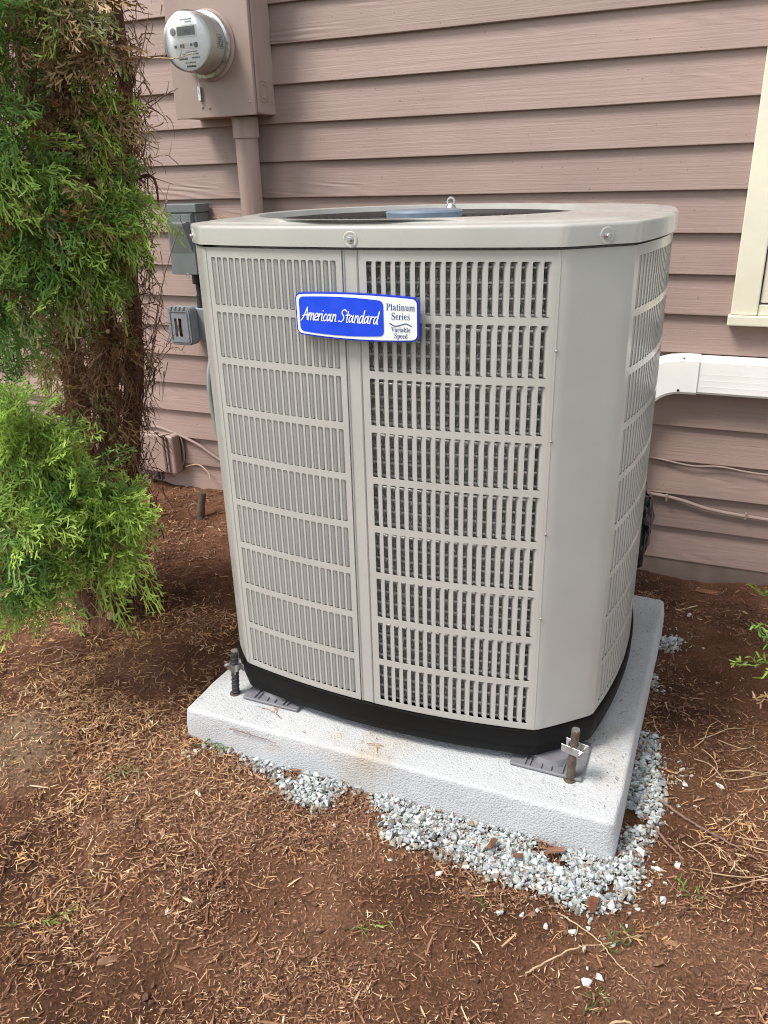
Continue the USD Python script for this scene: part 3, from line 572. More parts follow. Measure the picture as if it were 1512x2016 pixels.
def corner(sd_a, sd, sd_b, a_len, b_len):
    """a corner post that wraps a few millimetres round both edges, one sheet"""
    P = [(sd_a, sd_a.L - a_len, .012), (sd_a, sd_a.L - a_len + .0005, .0008), (sd_a, sd_a.L - .006, -.0008)]
    pts = [s(np.array(u / s.L), np.array(-o)) for s, u, o in P]
    pts += [sd(np.array(t), np.array(.0008)) for t in np.linspace(.06, .94, 9)]
    pts += [s(np.array(u / s.L), np.array(-o)) for s, u, o in [(sd_b, .006, -.0008), (sd_b, b_len - .0005, .0008), (sd_b, b_len, .012)]]
    P = np.array(pts); V = np.vstack([lift(P, ZB + .001), lift(P, ZT - .001)]); n = len(P); i = np.arange(n - 1)
    return V, np.vstack([np.stack([i, i + 1, i + 1 + n], 1), np.stack([i, i + 1 + n, i + n], 1)])
obj('corner_post', corner(S_F, S_FR, S_R, .0008, .0075), 'paint', ac, smooth=60)
obj('corner_post', corner(S_L, S_FL, S_F, .0075, .0012), 'paint', ac, smooth=60)
obj('corner_post', corner(S_R, S_BR, S_B, .0075, .0075), 'paint', ac, smooth=60)
obj('corner_post', corner(S_B, S_BL, S_L, .0075, .0075), 'paint', ac, smooth=60)
obj('side_panel', post(S_L, .008, S_L.L - .008, 0, 24), 'paint', ac, smooth=40); obj('back_panel', post(S_B, .008, S_B.L - .008, 0, 24), 'paint', ac, smooth=40)
for z in (.96, .80, .62, .44): obj('rivet', lathe([(0, .002), (.002, .0015), (.0028, 0)], 10, 'y', (*S_F(np.array(1 - .0012), np.array(.0003)), z)), 'zinc', ac)
# base pan, feet
base = obj('base_pan', loft([lift(outline(-.012), .107), lift(outline(-.002), .109), lift(outline(.000), .113), lift(outline(.0015), .136), lift(outline(.0055), .137), lift(outline(.0065), .168), lift(outline(.005), ZB - .002), lift(outline(-.004), ZB - .001), lift(outline(-.035), ZB - .004), lift(outline(-.2), .15)]), 'black', ac, smooth=25)
obj('base_floor', loft([lift(outline(-.012), .107), lift(outline(-.3), .1075)]), 'black', base)
for (x, y, rz) in ((.185, .142, 0), (.842, .150, 0), (.845, .80, 0), (.16, .80, 0)):
    ft = obj('foot', cat([bx(x - .075, x + .075, y - .062, y + .062, PT + .003, PT + .009, .002), lathe([(.0, .1065), (.042, .1065), (.048, PT + .009)], 24, 'z', (x, y, 0))]), 'greyplastic', ac)
    for k in range(6): a = k * PI / 3 + .3; obj('rib', bx(x + .062 * math.cos(a) * .75 - .0015, x + .062 * math.cos(a) * .75 + .0015, y - .058, y + .058, PT + .009, PT + .0135), 'greyplastic', ft)
# coil seen through the right front panel: tubes wound with spiny aluminium fins
obj('coil', loft([lift(outline(-.034, soft=.05), ZB), lift(outline(-.034, soft=.05), ZT)]), 'darkcoil', ac, smooth=True)
CO = outline(-.025, soft=.05); ang = np.arctan2(CO[:, 1] - .488, CO[:, 0] - .4827)
seg = CO[(ang > -2.35) & (ang < .45)]; L = np.concatenate([[0], np.cumsum(np.linalg.norm(np.diff(seg, axis=0), axis=1))])
seg2 = outline(-.0165, soft=.05)[(ang > -2.35) & (ang < .45)]; rr = np.random.default_rng(3); nrow = 36; pitch = (ZT - ZB - .02) / nrow
tubes, fv, ff = [], [], []
for k in range(nrow):
    z = ZB + .016 + k * pitch
    tubes.append(tube(np.column_stack([seg2, np.full(len(seg), z) + .0015 * np.sin(L * 9 + k)]), .0026, 6, cap=False))
    s = np.arange(0, L[-1], .0036); s = np.repeat(s, 7) + rr.normal(0, .0014, len(s) * 7); n = len(s); s = np.clip(s, 0, L[-1] - .001)
    p = np.column_stack([np.interp(s, L, seg[:, 0]), np.interp(s, L, seg[:, 1]), np.full(n, z)]); t = np.column_stack([np.interp(s + .001, L, seg[:, 0]), np.interp(s + .001, L, seg[:, 1]), np.full(n, z)]) - p; t /= np.linalg.norm(t, axis=1, keepdims=True)
    o = np.column_stack([t[:, 1], -t[:, 0], np.zeros(n)]); ph = rr.uniform(-1.9, 1.9, n); d = o * np.cos(ph)[:, None] + np.array([0, 0, 1.0]) * np.sin(ph)[:, None] + t * rr.normal(0, .35, n)[:, None]
    ln_ = rr.uniform(.006, .0125, n)[:, None]; w = t * .0012 + rr.normal(0, .0003, (n, 3)); a = p + d * .004
    fv.append(np.stack([a - w, a + w, p + d * ln_], 1).reshape(-1, 3)); ff.append(np.arange(n * 3).reshape(-1, 3) + sum(len(x) for x in fv[:-1]))
obj('coil_tubes', cat(tubes), 'tube', ac, smooth=True, kind='stuff'); obj('coil_fins', (np.vstack(fv), np.vstack(ff)), 'fin', ac, smooth=False, kind='stuff')
# top cap with its raised deck, round guard and hub
RG = .350; CC = np.array([.445, .452]); thc = np.linspace(-PI, PI, 360, endpoint=False); circ = lambda r: np.stack([CC[0] + r * np.cos(thc), CC[1] + r * np.sin(thc)], 1)
o1 = outline(.007, soft=.012)
mixr = lambda a, t: o1 * (1 - t) + circ(RG) * t
cap = obj('top_cap', loft([lift(outline(.002), 1.1315), lift(outline(.0062), 1.1275), lift(o1, 1.1275), lift(o1, 1.1565), lift(outline(.0062, soft=.012), 1.1595), lift(outline(.0038, soft=.012), 1.1618), lift(outline(.0, soft=.012), 1.1628),
    lift(outline(-.024, soft=.02), 1.1634), lift(outline(-.028, soft=.02), 1.1650), lift(outline(-.032, soft=.02), 1.1664), lift(outline(-.040, soft=.02), 1.1668), lift(circ(RG + .016), 1.1712), lift(circ(RG + .003), 1.1715), lift(circ(RG - .003), 1.1700), lift(circ(RG - .004), 1.163), lift(circ(RG - .01), 1.12), lift(circ(.05), 1.05)]), 'paint', ac, smooth=35)
obj('fan_well', loft([lift(circ(RG - .012), 1.155), lift(circ(RG - .014), 1.02), lift(circ(.01), 1.0)]), 'black', ac, smooth=35)
gd = obj('fan_guard', cat([tube(np.array([[CC[0] + r * math.cos(a), CC[1] + r * math.sin(a), 1.1560] for r in (.07, RG - .004)]), .0022, 6) for a in np.arange(8) * PI / 4 + .2]), 'guard', ac)
for r in np.arange(.10, RG - .006, .0163):
    th = np.linspace(0, 2 * PI, 73); obj('guard_ring', tube(np.stack([CC[0] + r * np.cos(th), CC[1] + r * np.sin(th), np.full(73, 1.1580)], 1), .0016, 6, cap=False), 'guard', gd, smooth=True)
hb = obj('fan_hub', lathe([(.080, 1.1570), (.082, 1.1682), (.078, 1.1722), (.05, 1.1735), (0, 1.1738)], 40, 'z', (*CC, 0)), 'hub', ac, smooth=40)
obj('lifting_eye', cat([ring(.008, .0024, (.468, .56, 1.184), 'y'), lathe([(.012, 1.164), (.012, 1.172), (.006, 1.180), (0, 1.180)], 16, 'z', (.468, .56, 0))]), 'zinc', ac)
def cap_bolt(sd, t, z):
    q_ = sd(np.array(t), np.array(.0072)); q2 = sd(np.array(t), np.array(.0172)); n = np.array([*(q2 - q_), 0]); n /= np.linalg.norm(n); s_ = np.cross([0, 0, 1.0], n)
    def turn(pr_, k): 
        v, f = lathe(pr_, k); return np.array([*q_, z]) + v[:, :1] * s_ + v[:, 1:2] * np.array([0, 0, 1.0]) + v[:, 2:] * n, f
    dm = obj('bolt_dimple', turn([(.0140, -.0002), (.0128, .0010), (.0112, .0012), (.0085, -.0002), (.0075, .0002), (0, .0002)], 32), 'paint', cap, smooth=50)
    obj('bolt', cat([turn([(.0062, .0004), (.0060, .0014), (.0, .0014)], 20), turn([(.0040, .0012), (.0040, .0052), (.0032, .0060), (0, .0060)], 6)]), 'zinc', dm, smooth=30)
for sd, x in ((S_F, .487),): cap_bolt(S_F, .485, 1.1405)
cap_bolt(S_FR, .55, 1.1415); cap_bolt(S_FL, .35, 1.1405)

# badge on the front
BC = np.array([.4640, 0, 1.0115]); BWd, BH = .2395, .0735
by = float(S_F(np.array(.5))[1]) - .0125
slope = -.012
def badge_pt(v):                              # (x, z, out) in the badge's plane -> world; the badge is slightly bowed like the panel
    v = np.asarray(v, float); return np.column_stack([BC[0] + v[:, 0], by - v[:, 2] + .35 * v[:, 0] ** 2, BC[2] + v[:, 1] + slope * v[:, 0]])
def barrel(x0, x1, z0, z1, bow, r):
    t = np.linspace(0, 1, 13); xs = x0 + (x1 - x0) * t; b = bow * 4 * t * (1 - t)
    return Polygon(np.vstack([np.column_stack([xs, z0 - b]), np.column_stack([xs[::-1], z1 + b])])).buffer(-r).buffer(r, quad_segs=6)
def refine(poly):                             # cut into vertical bands so that the bow shows
    x0, _, x1, _ = poly.bounds; n = max(1, int((x1 - x0) / .012)); return [g for i in range(n) for g in [poly.intersection(shapely.box(x0 + (x1 - x0) * i / n, -1, x0 + (x1 - x0) * (i + 1) / n, 1))] if g.area > 1e-10]
def badge_part(name, poly, o0, o1, m, par, fine=True):
    ms = []
    for g in (refine(poly) if fine else [poly]):
        for h_ in getattr(g, 'geoms', [g]):
            if h_.geom_type == 'Polygon' and h_.area > 1e-10: v, f = extrude(h_, o1 - o0); ms.append((badge_pt(v + [0, 0, o0]), f))
    return obj(name, cat(ms), m, par, smooth=False)
outer = barrel(-BWd / 2, BWd / 2, -BH / 2, BH / 2, .0045, .012)
bd = badge_part('badge', outer, 0, .0085, 'bluerim', ac)
badge_part('white_field', outer.buffer(-.0028), .0085, .0092, 'badgewhite', bd)
badge_part('blue_field', barrel(-BWd / 2 + .0085, -BWd / 2 + .176, -BH / 2 + .0065, BH / 2 - .0065, .0035, .009), .0092, .0099, 'blue', bd)
SC = {'A': (1.12, [[(-.02, -.12), (.22, .15), (.50, .85), (.78, 1.72)], [(.78, 1.72), (.86, .9), (1.0, .02)], [(.12, .52), (.55, .66), (1.1, .66)]]),
      'm': (.98, [[(.06, .98), (.02, 0)], [(.03, .45), (.22, .9), (.40, .92), (.42, .02)], [(.43, .45), (.62, .9), (.80, .9), (.80, .1), (.95, .05)]]),
      'n': (.68, [[(.06, .98), (.02, 0)], [(.03, .45), (.25, .92), (.47, .88), (.47, .1), (.64, .04)]]),
      'e': (.62, [[(.04, .42), (.48, .58), (.46, .93), (.20, .94), (.03, .48), (.15, .03), (.58, .16)]]),
      'r': (.52, [[(.06, .98), (.02, 0)], [(.03, .45), (.22, .88), (.50, .92)]]), 'i': (.28, [[(.06, .96), (.03, .1), (.2, .02)], [(.10, 1.34), (.13, 1.40)]]),
      'c': (.56, [[(.50, .82), (.32, .97), (.05, .52), (.17, .02), (.54, .16)]]), 'a': (.86, [[(.48, .74), (.26, .95), (.02, .45), (.14, .04), (.36, .22), (.52, .66)], [(.60, 1.02), (.54, .40), (.58, .04), (.80, .12)]]),
      'S': (.98, [[(.98, 1.42), (.62, 1.70), (.22, 1.38), (.42, .98), (.66, .60), (.38, .06), (-.12, .14)]]), 't': (.46, [[(.24, 1.46), (.14, .15), (.34, .03)], [(-.06, .94), (.52, 1.02)]]),
      'd': (.74, [[(.52, .90), (.22, .95), (.02, .42), (.16, .0), (.44, .36), (.62, 1.70)], [(.62, 1.70), (.53, .15), (.68, .03)]]), ' ': (.42, [])}
x, ink = 0, []
for ch in 'American Standard':
    adv, st = SC[ch]
    for s in st:
        P = spline(s, 14) if len(s) > 2 else np.asarray(s, float)
        P = np.column_stack([P[:, 0] + x + .22 * P[:, 1], P[:, 1]]); ink.append(LineString(P).buffer(.070, quad_segs=3))
    x += adv
txt = shapely.union_all(ink).simplify(.012); k = .1545 / x
badge_part('script_lettering', affinity.affine_transform(txt, [k, 0, 0, k, -BWd / 2 + .0115, -.0098]), .0099, .0104, 'badgewhite', bd, False)
GL = {'P':(100,[[14,4,17,7,20,15,20,93,16,102,5,104,5,107,60,107,83,101,93,91,95,86,95,72,87,59,72,52,43,50,41,49,42,10,48,4,57,3,57,1,5,1,5,3],[44,54,59,54,67,60,71,68,72,81,69,95,59,103,47,104,42,100,41,56]]),'S':(93,[[11,0,11,38,14,38,20,19,30,8,35,6,54,5,64,10,68,18,68,28,65,33,57,40,34,51,19,63,14,74,14,86,20,100,32,109,38,111,51,111,73,105,77,111,80,111,80,78,77,79,73,93,63,103,50,108,42,108,33,105,27,97,27,92,28,84,36,76,70,59,80,49,83,42,84,30,78,14,70,7,55,1,38,0,18,6,14,0]]),'V':(102,[[4,103,-2,105,-2,107,49,107,49,105,37,103,34,95,60,35,62,34,63,35,86,92,85,102,72,105,72,107,104,107,104,105,96,103,89,92,53,-1,51,0,11,95]]),'a':(82,[[17,70,31,76,44,76,58,72,64,67,68,56,68,12,71,8,77,9,74,5,65,1,57,1,51,5,47,11,32,2,19,1,9,7,7,21,10,27,20,35,49,47,49,65,45,71,38,73,31,73,23,70,27,59,27,54,25,51,21,49,12,51,10,55,10,61],[33,37,26,26,27,14,33,8,37,8,49,16,48,42,46,44]]),'b':(86,[[8,106,3,106,3,108,31,107,32,67,45,74,58,75,68,70,74,63,79,51,79,30,73,16,62,5,48,0,41,0,32,4,25,10,12,2,12,100],[31,60,32,12,35,6,47,3,55,9,59,18,60,53,55,65,48,70,35,66]]),'d':(88,[[52,10,41,2,29,1,16,8,9,20,7,27,8,52,12,61,17,68,30,75,40,75,52,69,55,70,55,100,51,106,43,106,43,108,74,107,74,14,78,8,83,7,83,5,55,1,54,9],[44,6,54,15,55,60,44,70,38,70,29,62,26,49,28,17,34,8]]),'e':(72,[[29,42,26,40,28,23,33,15,38,11,50,9,55,11,64,20,67,18,64,14,53,5,43,1,31,1,23,4,12,15,7,28,7,48,10,57,16,66,22,71,32,76,46,75,56,69,62,61,65,52,65,43],[29,45,50,46,50,61,44,73,37,73,31,71,27,60,26,47]]),'i':(47,[[10,4,14,8,14,66,12,70,6,71,6,73,33,72,33,11,36,4,42,3,42,1,5,1,5,3],[14,95,15,103,19,107,26,108,33,103,34,96,29,89,19,89]]),'l':(48,[[10,4,14,8,14,100,12,104,6,105,6,107,33,106,33,11,36,4,42,3,42,1,5,1,5,3]]),'m':(132,[[10,70,5,71,5,73,33,72,34,64,36,63,48,72,59,74,68,71,77,61,82,68,93,73,102,74,109,72,113,69,117,61,118,9,121,4,127,3,127,1,91,1,91,3,98,6,100,12,100,53,98,62,92,66,84,65,75,55,75,10,78,4,84,3,84,1,49,1,49,3,54,4,57,9,57,57,50,66,38,62,33,55,33,9,36,4,41,3,41,1,5,1,5,3,10,4,14,8,14,65]]),'n':(91,[[10,70,5,71,5,73,33,72,34,64,36,63,39,67,51,73,61,74,69,71,73,67,77,55,77,8,80,4,86,3,86,1,49,1,49,3,55,4,58,10,58,57,56,62,50,66,41,64,33,54,33,10,36,4,42,3,42,1,5,1,5,3,10,4,14,8,14,65]]),'p':(88,[[10,-28,14,-23,14,66,11,71,6,72,6,74,32,73,33,65,35,64,41,71,50,75,60,75,67,72,75,64,81,49,81,29,75,13,69,6,59,1,50,1,36,8,33,8,34,-23,38,-29,46,-29,46,-31,5,-31,5,-29],[43,68,33,56,34,17,39,10,50,6,56,10,61,20,61,56,58,63,51,69]]),'r':(68,[[10,4,14,8,14,66,12,70,6,71,6,73,33,72,34,62,36,61,46,71,52,74,60,74,64,72,67,67,67,61,64,56,56,55,50,62,44,64,38,60,34,53,34,8,38,3,46,3,46,1,5,1,5,3]]),'s':(69,[[9,0,9,25,12,25,16,13,29,4,41,4,46,9,48,16,44,24,22,36,14,43,11,49,11,59,14,66,22,73,27,75,38,76,52,72,57,76,57,55,55,55,50,67,39,73,28,72,23,65,23,60,29,53,47,44,57,35,59,31,59,18,55,9,42,0,31,0,18,5,13,4,12,0]]),'t':(54,[[21,86,30,101,33,101,33,74,48,74,48,69,34,69,32,68,33,13,37,9,43,9,49,17,52,16,45,6,35,1,24,1,19,3,14,10,14,67,7,70,7,72]]),'u':(89,[[8,72,4,72,4,74,32,73,32,15,37,9,44,8,52,12,56,17,56,67,53,71,46,72,46,74,75,73,75,15,78,9,85,8,85,6,71,6,56,2,55,10,52,11,47,5,36,1,26,1,19,4,13,16,13,64]])}
def serif(t, cap_h, xc, z, squeeze=.77):
    s = cap_h / 105.; x, out = 0, []
    for ch in t:
        w, rings = GL[ch]; pg = [Polygon(np.asarray(r_, float).reshape(-1, 2)).buffer(0) for r_ in rings]; pg.sort(key=lambda g: -g.area); g = pg[0]
        for h_ in pg[1:]: g = g.difference(h_) if g.contains(h_.representative_point()) else g.union(h_)
        out.append(affinity.translate(g, x, 0)); x += w
    g = shapely.union_all(out); return affinity.affine_transform(g, [s * squeeze, 0, 0, s, xc - x * s * squeeze / 2, z])
xc2 = BWd / 2 - .0322
for t, h_, z in (('Platinum', .0112, .0150), ('Series', .0112, -.0005), ('Variable', .0082, -.0215), ('Speed', .0082, -.0325)):
    badge_part('serif_lettering', serif(t, h_, xc2, z), .0092, .0097, 'navy', bd, False)
wv_ = spline([(xc2 - .0195, -.0075), (xc2 - .010, -.0118), (xc2, -.0095), (xc2 + .010, -.0070), (xc2 + .0195, -.0108)], 24)
badge_part('wave_line', LineString(wv_).buffer(.0009), .0092, .0097, 'navy', bd, False)

# ------------------------------------------------------------------ anchor rods with their clamps
def anchor(label, x, y, ztop, lean, m, ang, spiral):
    t = thing('anchor_rod', label, 'anchor rod', (x, y, PT))
    p0, p1 = np.array([x, y, .06]), np.array([x + lean[0], y + lean[1], ztop])
    P = np.linspace(p0, p1, 60); obj('rod', tube(P, .0085 + .0004 * np.sin(np.linspace(0, 60, 60)), 12), m, t, smooth=50)
    if spiral:
        s = np.linspace(0, 1, 260); d = (p1 - p0); obj('thread', tube(p0 + d * (s * .96)[:, None] + np.stack([.0085 * np.cos(s * 75), .0085 * np.sin(s * 75), 0 * s], 1), .0016, 5), m, t, smooth=True)
    obj('rod_end', lathe([(0, .0012), (.0078, .0010), (.0086, -.002)], 16, 'z', p1), 'zinc', t)
    obj('hole', lathe([(.0, PT + .0032), (.0125, PT + .0030), (.0135, PT + .0005)], 16, 'z', (x, y, 0)), 'rebar', t)
    c = p0 + (p1 - p0) * .70; ca, sa = math.cos(ang), math.sin(ang)
    def place(b): v = np.array(b.vertices); return np.column_stack([c[0] + v[:, 0] * ca - v[:, 1] * sa, c[1] + v[:, 0] * sa + v[:, 1] * ca, c[2] + v[:, 2]]), b.faces
    cl = obj('clamp', cat([place(bx(-.022, .026, -.0125, -.0105, -.009, .009, .0008)), place(bx(-.022, .026, .0105, .0125, -.009, .009, .0008)), place(trimesh.creation.annulus(r_min=.0100, r_max=.0124, height=.018))]), 'zinc', t)
    v, f = lathe([(0, -.018), (.0026, -.018), (.0026, .024), (0, .024)], 12, 'y'); hx, hf = lathe([(.0055, .0127), (.0055, .017), (0, .017)], 6, 'y')
    sh = np.array([.019, 0, 0]); obj('clamp_bolt', cat([place(trimesh.Trimesh(v + sh, f, process=False)), place(trimesh.Trimesh(hx + sh, hf, process=False))]), 'zinc', cl, smooth=30)
    return t
anchor('dark threaded steel anchor rod at the front left corner of the slab', .080, .094, .207, (.008, .004), 'rod_dark', 2.7, True)
anchor('rusty steel anchor rod with clamp at the front right corner of the slab', .8935, .0915, .212, (.004, .0), 'rebar', -.25, False)
# black film bunched round the pipes behind the unit
r_ = np.random.default_rng(8); s = trimesh.creation.icosphere(subdivisions=3, radius=1.0); v = s.vertices.copy(); nz = meshkit.fbm(v * 2.6 + 4, 3, 2) - .5
v = v * (1 + nz[:, None] * 1.1); v = np.round(v * 4 + r_.normal(0, .2, v.shape)) / 4 * .35 + v * .65
obj('plastic_wrap', (v * [.040, .10, .115] + [.895, 1.02, .275], s.faces), 'bag', smooth=False, label='crumpled black plastic wrap bulging from behind the right side of the unit', category='plastic wrap')

# ------------------------------------------------------------------ conifer sprays
def spray_flat(r, L, dens=1.0):
    """a flat fan of scale leaved twigs in its own plane: list of (a, b, width, level), the axis along +x"""
    segs = []; nb = int(L / .0125 * dens); bend_ = r.normal(0, .25)
    ax = lambda s: np.array([s * L, bend_ * (s * L) ** 2 / L * .6])
    prev = ax(0)
    for i in range(1, 9): c = ax(i / 8); segs.append((prev, c, .0032 * (1.1 - .5 * i / 8), 0)); prev = c
    for i in range(nb):
        s = .10 + .88 * (i + r.random() * .6) / nb; p = ax(s); sg = 1 if i % 2 else -1
        ln = L * (.46 * (1 - s) ** .8 + .07) * r.uniform(.75, 1.15) * (.55 + .45 * min(1, s / .3)); a = sg * r.uniform(.62, .92) + 2 * bend_ * s * .6
        d = np.array([math.cos(a), math.sin(a)]); cur = r.normal(0, .12) - sg * .25; m = np.array([math.cos(a + cur), math.sin(a + cur)]); mid = p + d * ln * .5; end = mid + m * ln * .5
        segs += [(p, mid, .0036, 1), (mid, end, .0036, 2)]
        ns = int(ln / .0092)
        for j in range(ns):
            t = .18 + .80 * (j + r.random() * .5) / max(ns, 1); q = p + (mid - p) * (t / .5) if t < .5 else mid + (end - mid) * ((t - .5) / .5); dd = d if t < .5 else m
            s2 = 1 if (j + i) % 2 else -1; a2 = math.atan2(dd[1], dd[0]) + s2 * r.uniform(.5, .85); l2 = r.uniform(.011, .022) * (1.15 - .5 * t)
            segs.append((q, q + l2 * np.array([math.cos(a2), math.sin(a2)]), .0035, 3))
    return segs
def spray(r, base, axis_, normal, L, col_in, col_tip, dens=1.0, droop=.0, thick=1.0):
    """the fan as narrow leaf strips in space, with the colour of each"""
    axis_ = axis_ / np.linalg.norm(axis_); normal = normal - axis_ * (normal @ axis_); normal /= np.linalg.norm(normal) + 1e-9; b2 = np.cross(normal, axis_)
    S = spray_flat(r, L, dens); A = np.array([s[0] for s in S]); B = np.array([s[1] for s in S]); W = np.array([s[2] for s in S])[:, None] * thick; lv = np.array([s[3] for s in S])
    def up3(P, jz): 
        z = -droop * (P[:, 0] ** 2) / L * 1.2 + jz
        cup = -.9 * P[:, 1] ** 2 / L
        return base + P[:, :1] * axis_ + P[:, 1:] * b2 + (cup + z)[:, None] * normal * .8 + np.array([0, 0, -1.0]) * (droop * P[:, :1] ** 2 / L)
    n = len(S); ja = r.normal(0, .0012, n); jb = ja + r.normal(0, .003, n)
    a3, b3 = up3(A, ja), up3(B, jb); d = b3 - a3; d /= np.linalg.norm(d, axis=1, keepdims=True) + 1e-9
    w = np.cross(d, normal + r.normal(0, .45, (n, 3))); w /= np.linalg.norm(w, axis=1, keepdims=True) + 1e-9
    m3 = (a3 + b3) / 2 + np.cross(d, w) * W * .25
    V = np.stack([a3 - w * W * .35, a3 + w * W * .35, m3 - w * W * .55, m3 + w * W * .55, b3 - w * W * .34, b3 + w * W * .34], 1).reshape(-1, 3); k = np.arange(n)[:, None] * 6
    F = np.concatenate([k + [[0, 1, 3]], k + [[0, 3, 2]], k + [[2, 3, 5]], k + [[2, 5, 4]]], 0)
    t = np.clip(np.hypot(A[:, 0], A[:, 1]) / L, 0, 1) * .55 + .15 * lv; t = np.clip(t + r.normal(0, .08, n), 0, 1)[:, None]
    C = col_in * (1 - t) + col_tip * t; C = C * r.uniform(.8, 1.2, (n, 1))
    return V, F, np.repeat(C, 6, axis=0)
def join(parts):
    vs, fs, cs, n = [], [], [], 0
    for v, f, c in parts: vs.append(v); fs.append(f + n); cs.append(c); n += len(v)
    return (np.vstack(vs), np.vstack(fs)), np.vstack(cs)
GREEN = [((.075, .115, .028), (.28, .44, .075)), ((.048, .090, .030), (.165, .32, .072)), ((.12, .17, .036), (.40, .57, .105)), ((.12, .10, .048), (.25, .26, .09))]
DEAD = [((.17, .095, .048), (.48, .33, .17)), ((.10, .052, .028), (.27, .145, .065))]
def colour(r, mix):
    pool = DEAD if r.random() < mix[0] else [GREEN[r.choice(4, p=mix[1])]]
    a, b = pool[r.integers(len(pool))]; f = r.uniform(.8, 1.2); return np.array(a) * f, np.array(b) * f
TOCAM = np.array([.75, -.66, .12])

tree = thing('conifer', 'bushy green and brown conifer at the left edge of the yard by the house wall', 'conifer')
r = np.random.default_rng(21)
stems = [([(-.53, .335, -.06), (-.527, .35, .10), (-.522, .40, .43), (-.495, .45, .67), (-.466, .45, .95), (-.45, .44, 1.3), (-.44, .42, 1.9)], [.050, .038, .026, .023, .021, .017, .010]),
         ([(-.545, .355, -.02), (-.575, .45, .16), (-.60, .575, .36), (-.497, .575, .78), (-.455, .575, 1.19), (-.385, .56, 1.49), (-.35, .5, 2.0)], [.04, .034, .030, .026, .022, .017, .010]),
         ([(-.56, .34, .0), (-.66, .47, .18), (-.75, .575, .34), (-.735, .575, .77), (-.70, .575, 1.06), (-.66, .52, 1.5), (-.64, .5, 2.0)], [.045, .04, .036, .032, .027, .02, .012]),
         ([(-.55, .33, .02), (-.62, .30, .2), (-.70, .26, .5), (-.72, .24, .9), (-.70, .22, 1.4)], [.04, .034, .028, .024, .015])]
for P, R in stems:
    Q = spline(P, 60); rad = np.interp(np.linspace(0, 1, 60), np.linspace(0, 1, len(R)), R); obj('trunk', tube(Q, rad, 14, wob=.13, seed=len(P)), 'bark', tree, smooth=True)
obj('root_flare', cat([tube(spline([(-.53, .335, .06), (-.53 + .07 * math.cos(a), .335 + .07 * math.sin(a), .0), (-.53 + .15 * math.cos(a), .335 + .15 * math.sin(a), -.05)], 10), np.linspace(.036, .012, 10), 9, wob=.15, seed=i) for i, a in enumerate((-2.2, -1.1, -.2, .9, 2.6))]), 'bark', tree, smooth=True)
for p, d, rd in (((-.49, .305, .075), (.55, -.75, .3), .014), ((-.475, .395, .505), (.6, -.7, .25), .009), ((-.52, .30, .19), (.3, -.9, .1), .008), ((-.60, .52, .30), (.8, -.5, .2), .010), ((-.44, .42, .88), (.7, -.6, .2), .007)):
    p, d = np.array(p), np.array(d) / np.linalg.norm(d); st_ = obj('cut_stub', tube([p - d * .03, p + d * .018], rd, 12), 'bark', tree); obj('cut_face', tube([p + d * .0165, p + d * .0187], rd * .86, 12), 'cutwood', st_)
# the dead inner branchlets hanging round the stems
def strand(r, p, d, L, w, grav=.35, n=6):
    P = [np.array(p, float)]; d = d / np.linalg.norm(d)
    for i in range(n - 1):
        d = d + r.normal(0, .22, 3) + np.array([0, 0, -grav * .3]); d /= np.linalg.norm(d); P.append(P[-1] + d * L / n)
    v, f = tube(np.array(P), np.linspace(w, w * .35, n), 3, cap=False); return v, f
dead = []
cent = [np.array([spline(P, 40)[i] for i in range(4, 40)]) for P, R in stems[:3]]
for i in range(5200):
    c = cent[r.choice(3, p=[.2, .58, .22])]; p = c[r.integers(len(c))] + r.normal(0, [.055, .05, .04]) + TOCAM * .025; 
    if p[2] > 1.75 or p[2] < .05: continue
    p[0] = min(p[0], float(np.interp(p[2], [0, .36, .78, 1.2, 1.6], [-.45, -.555, -.465, -.42, -.36])) + r.normal(0, .012)); d = r.normal(0, 1, 3) * [.55, .8, .8] + [-.12, -.25, -.75]; v, f = strand(r, p, d, r.uniform(.04, .15), r.uniform(.0010, .0024)); v[:, 0] = np.minimum(v[:, 0], np.interp(v[:, 2], [0, .36, .78, 1.2, 1.6], [-.45, -.555, -.465, -.42, -.36]) + .016 + .03 * (i % 9 == 0)); col = np.array([(.15, .075, .042), (.21, .115, .066), (.34, .23, .14), (.085, .045, .028)][r.choice(4, p=[.35, .3, .15, .2])]) * r.uniform(.7, 1.2)
    dead.append((v, f, np.repeat(col[None], len(v), 0)))
m_, c_ = join(dead); obj('dead_branchlets', m_, 'litter', tree, tint=c_, kind='stuff')
# a few thicker bare inner branches
for i in range(26):
    c = cent[r.integers(3)]; p = c[r.integers(2, len(c) - 4)]; d = np.array([r.normal(.1, .8), r.normal(-.3, .6), r.uniform(-.1, .9)]); d /= np.linalg.norm(d); L = r.uniform(.08, .20)
    obj('inner_branch', tube(spline([p, p + d * L * .5 + r.normal(0, .02, 3), p + d * L + r.normal(0, .03, 3)], 10), np.linspace(.006, .002, 10), 6), 'bark', tree, smooth=True)
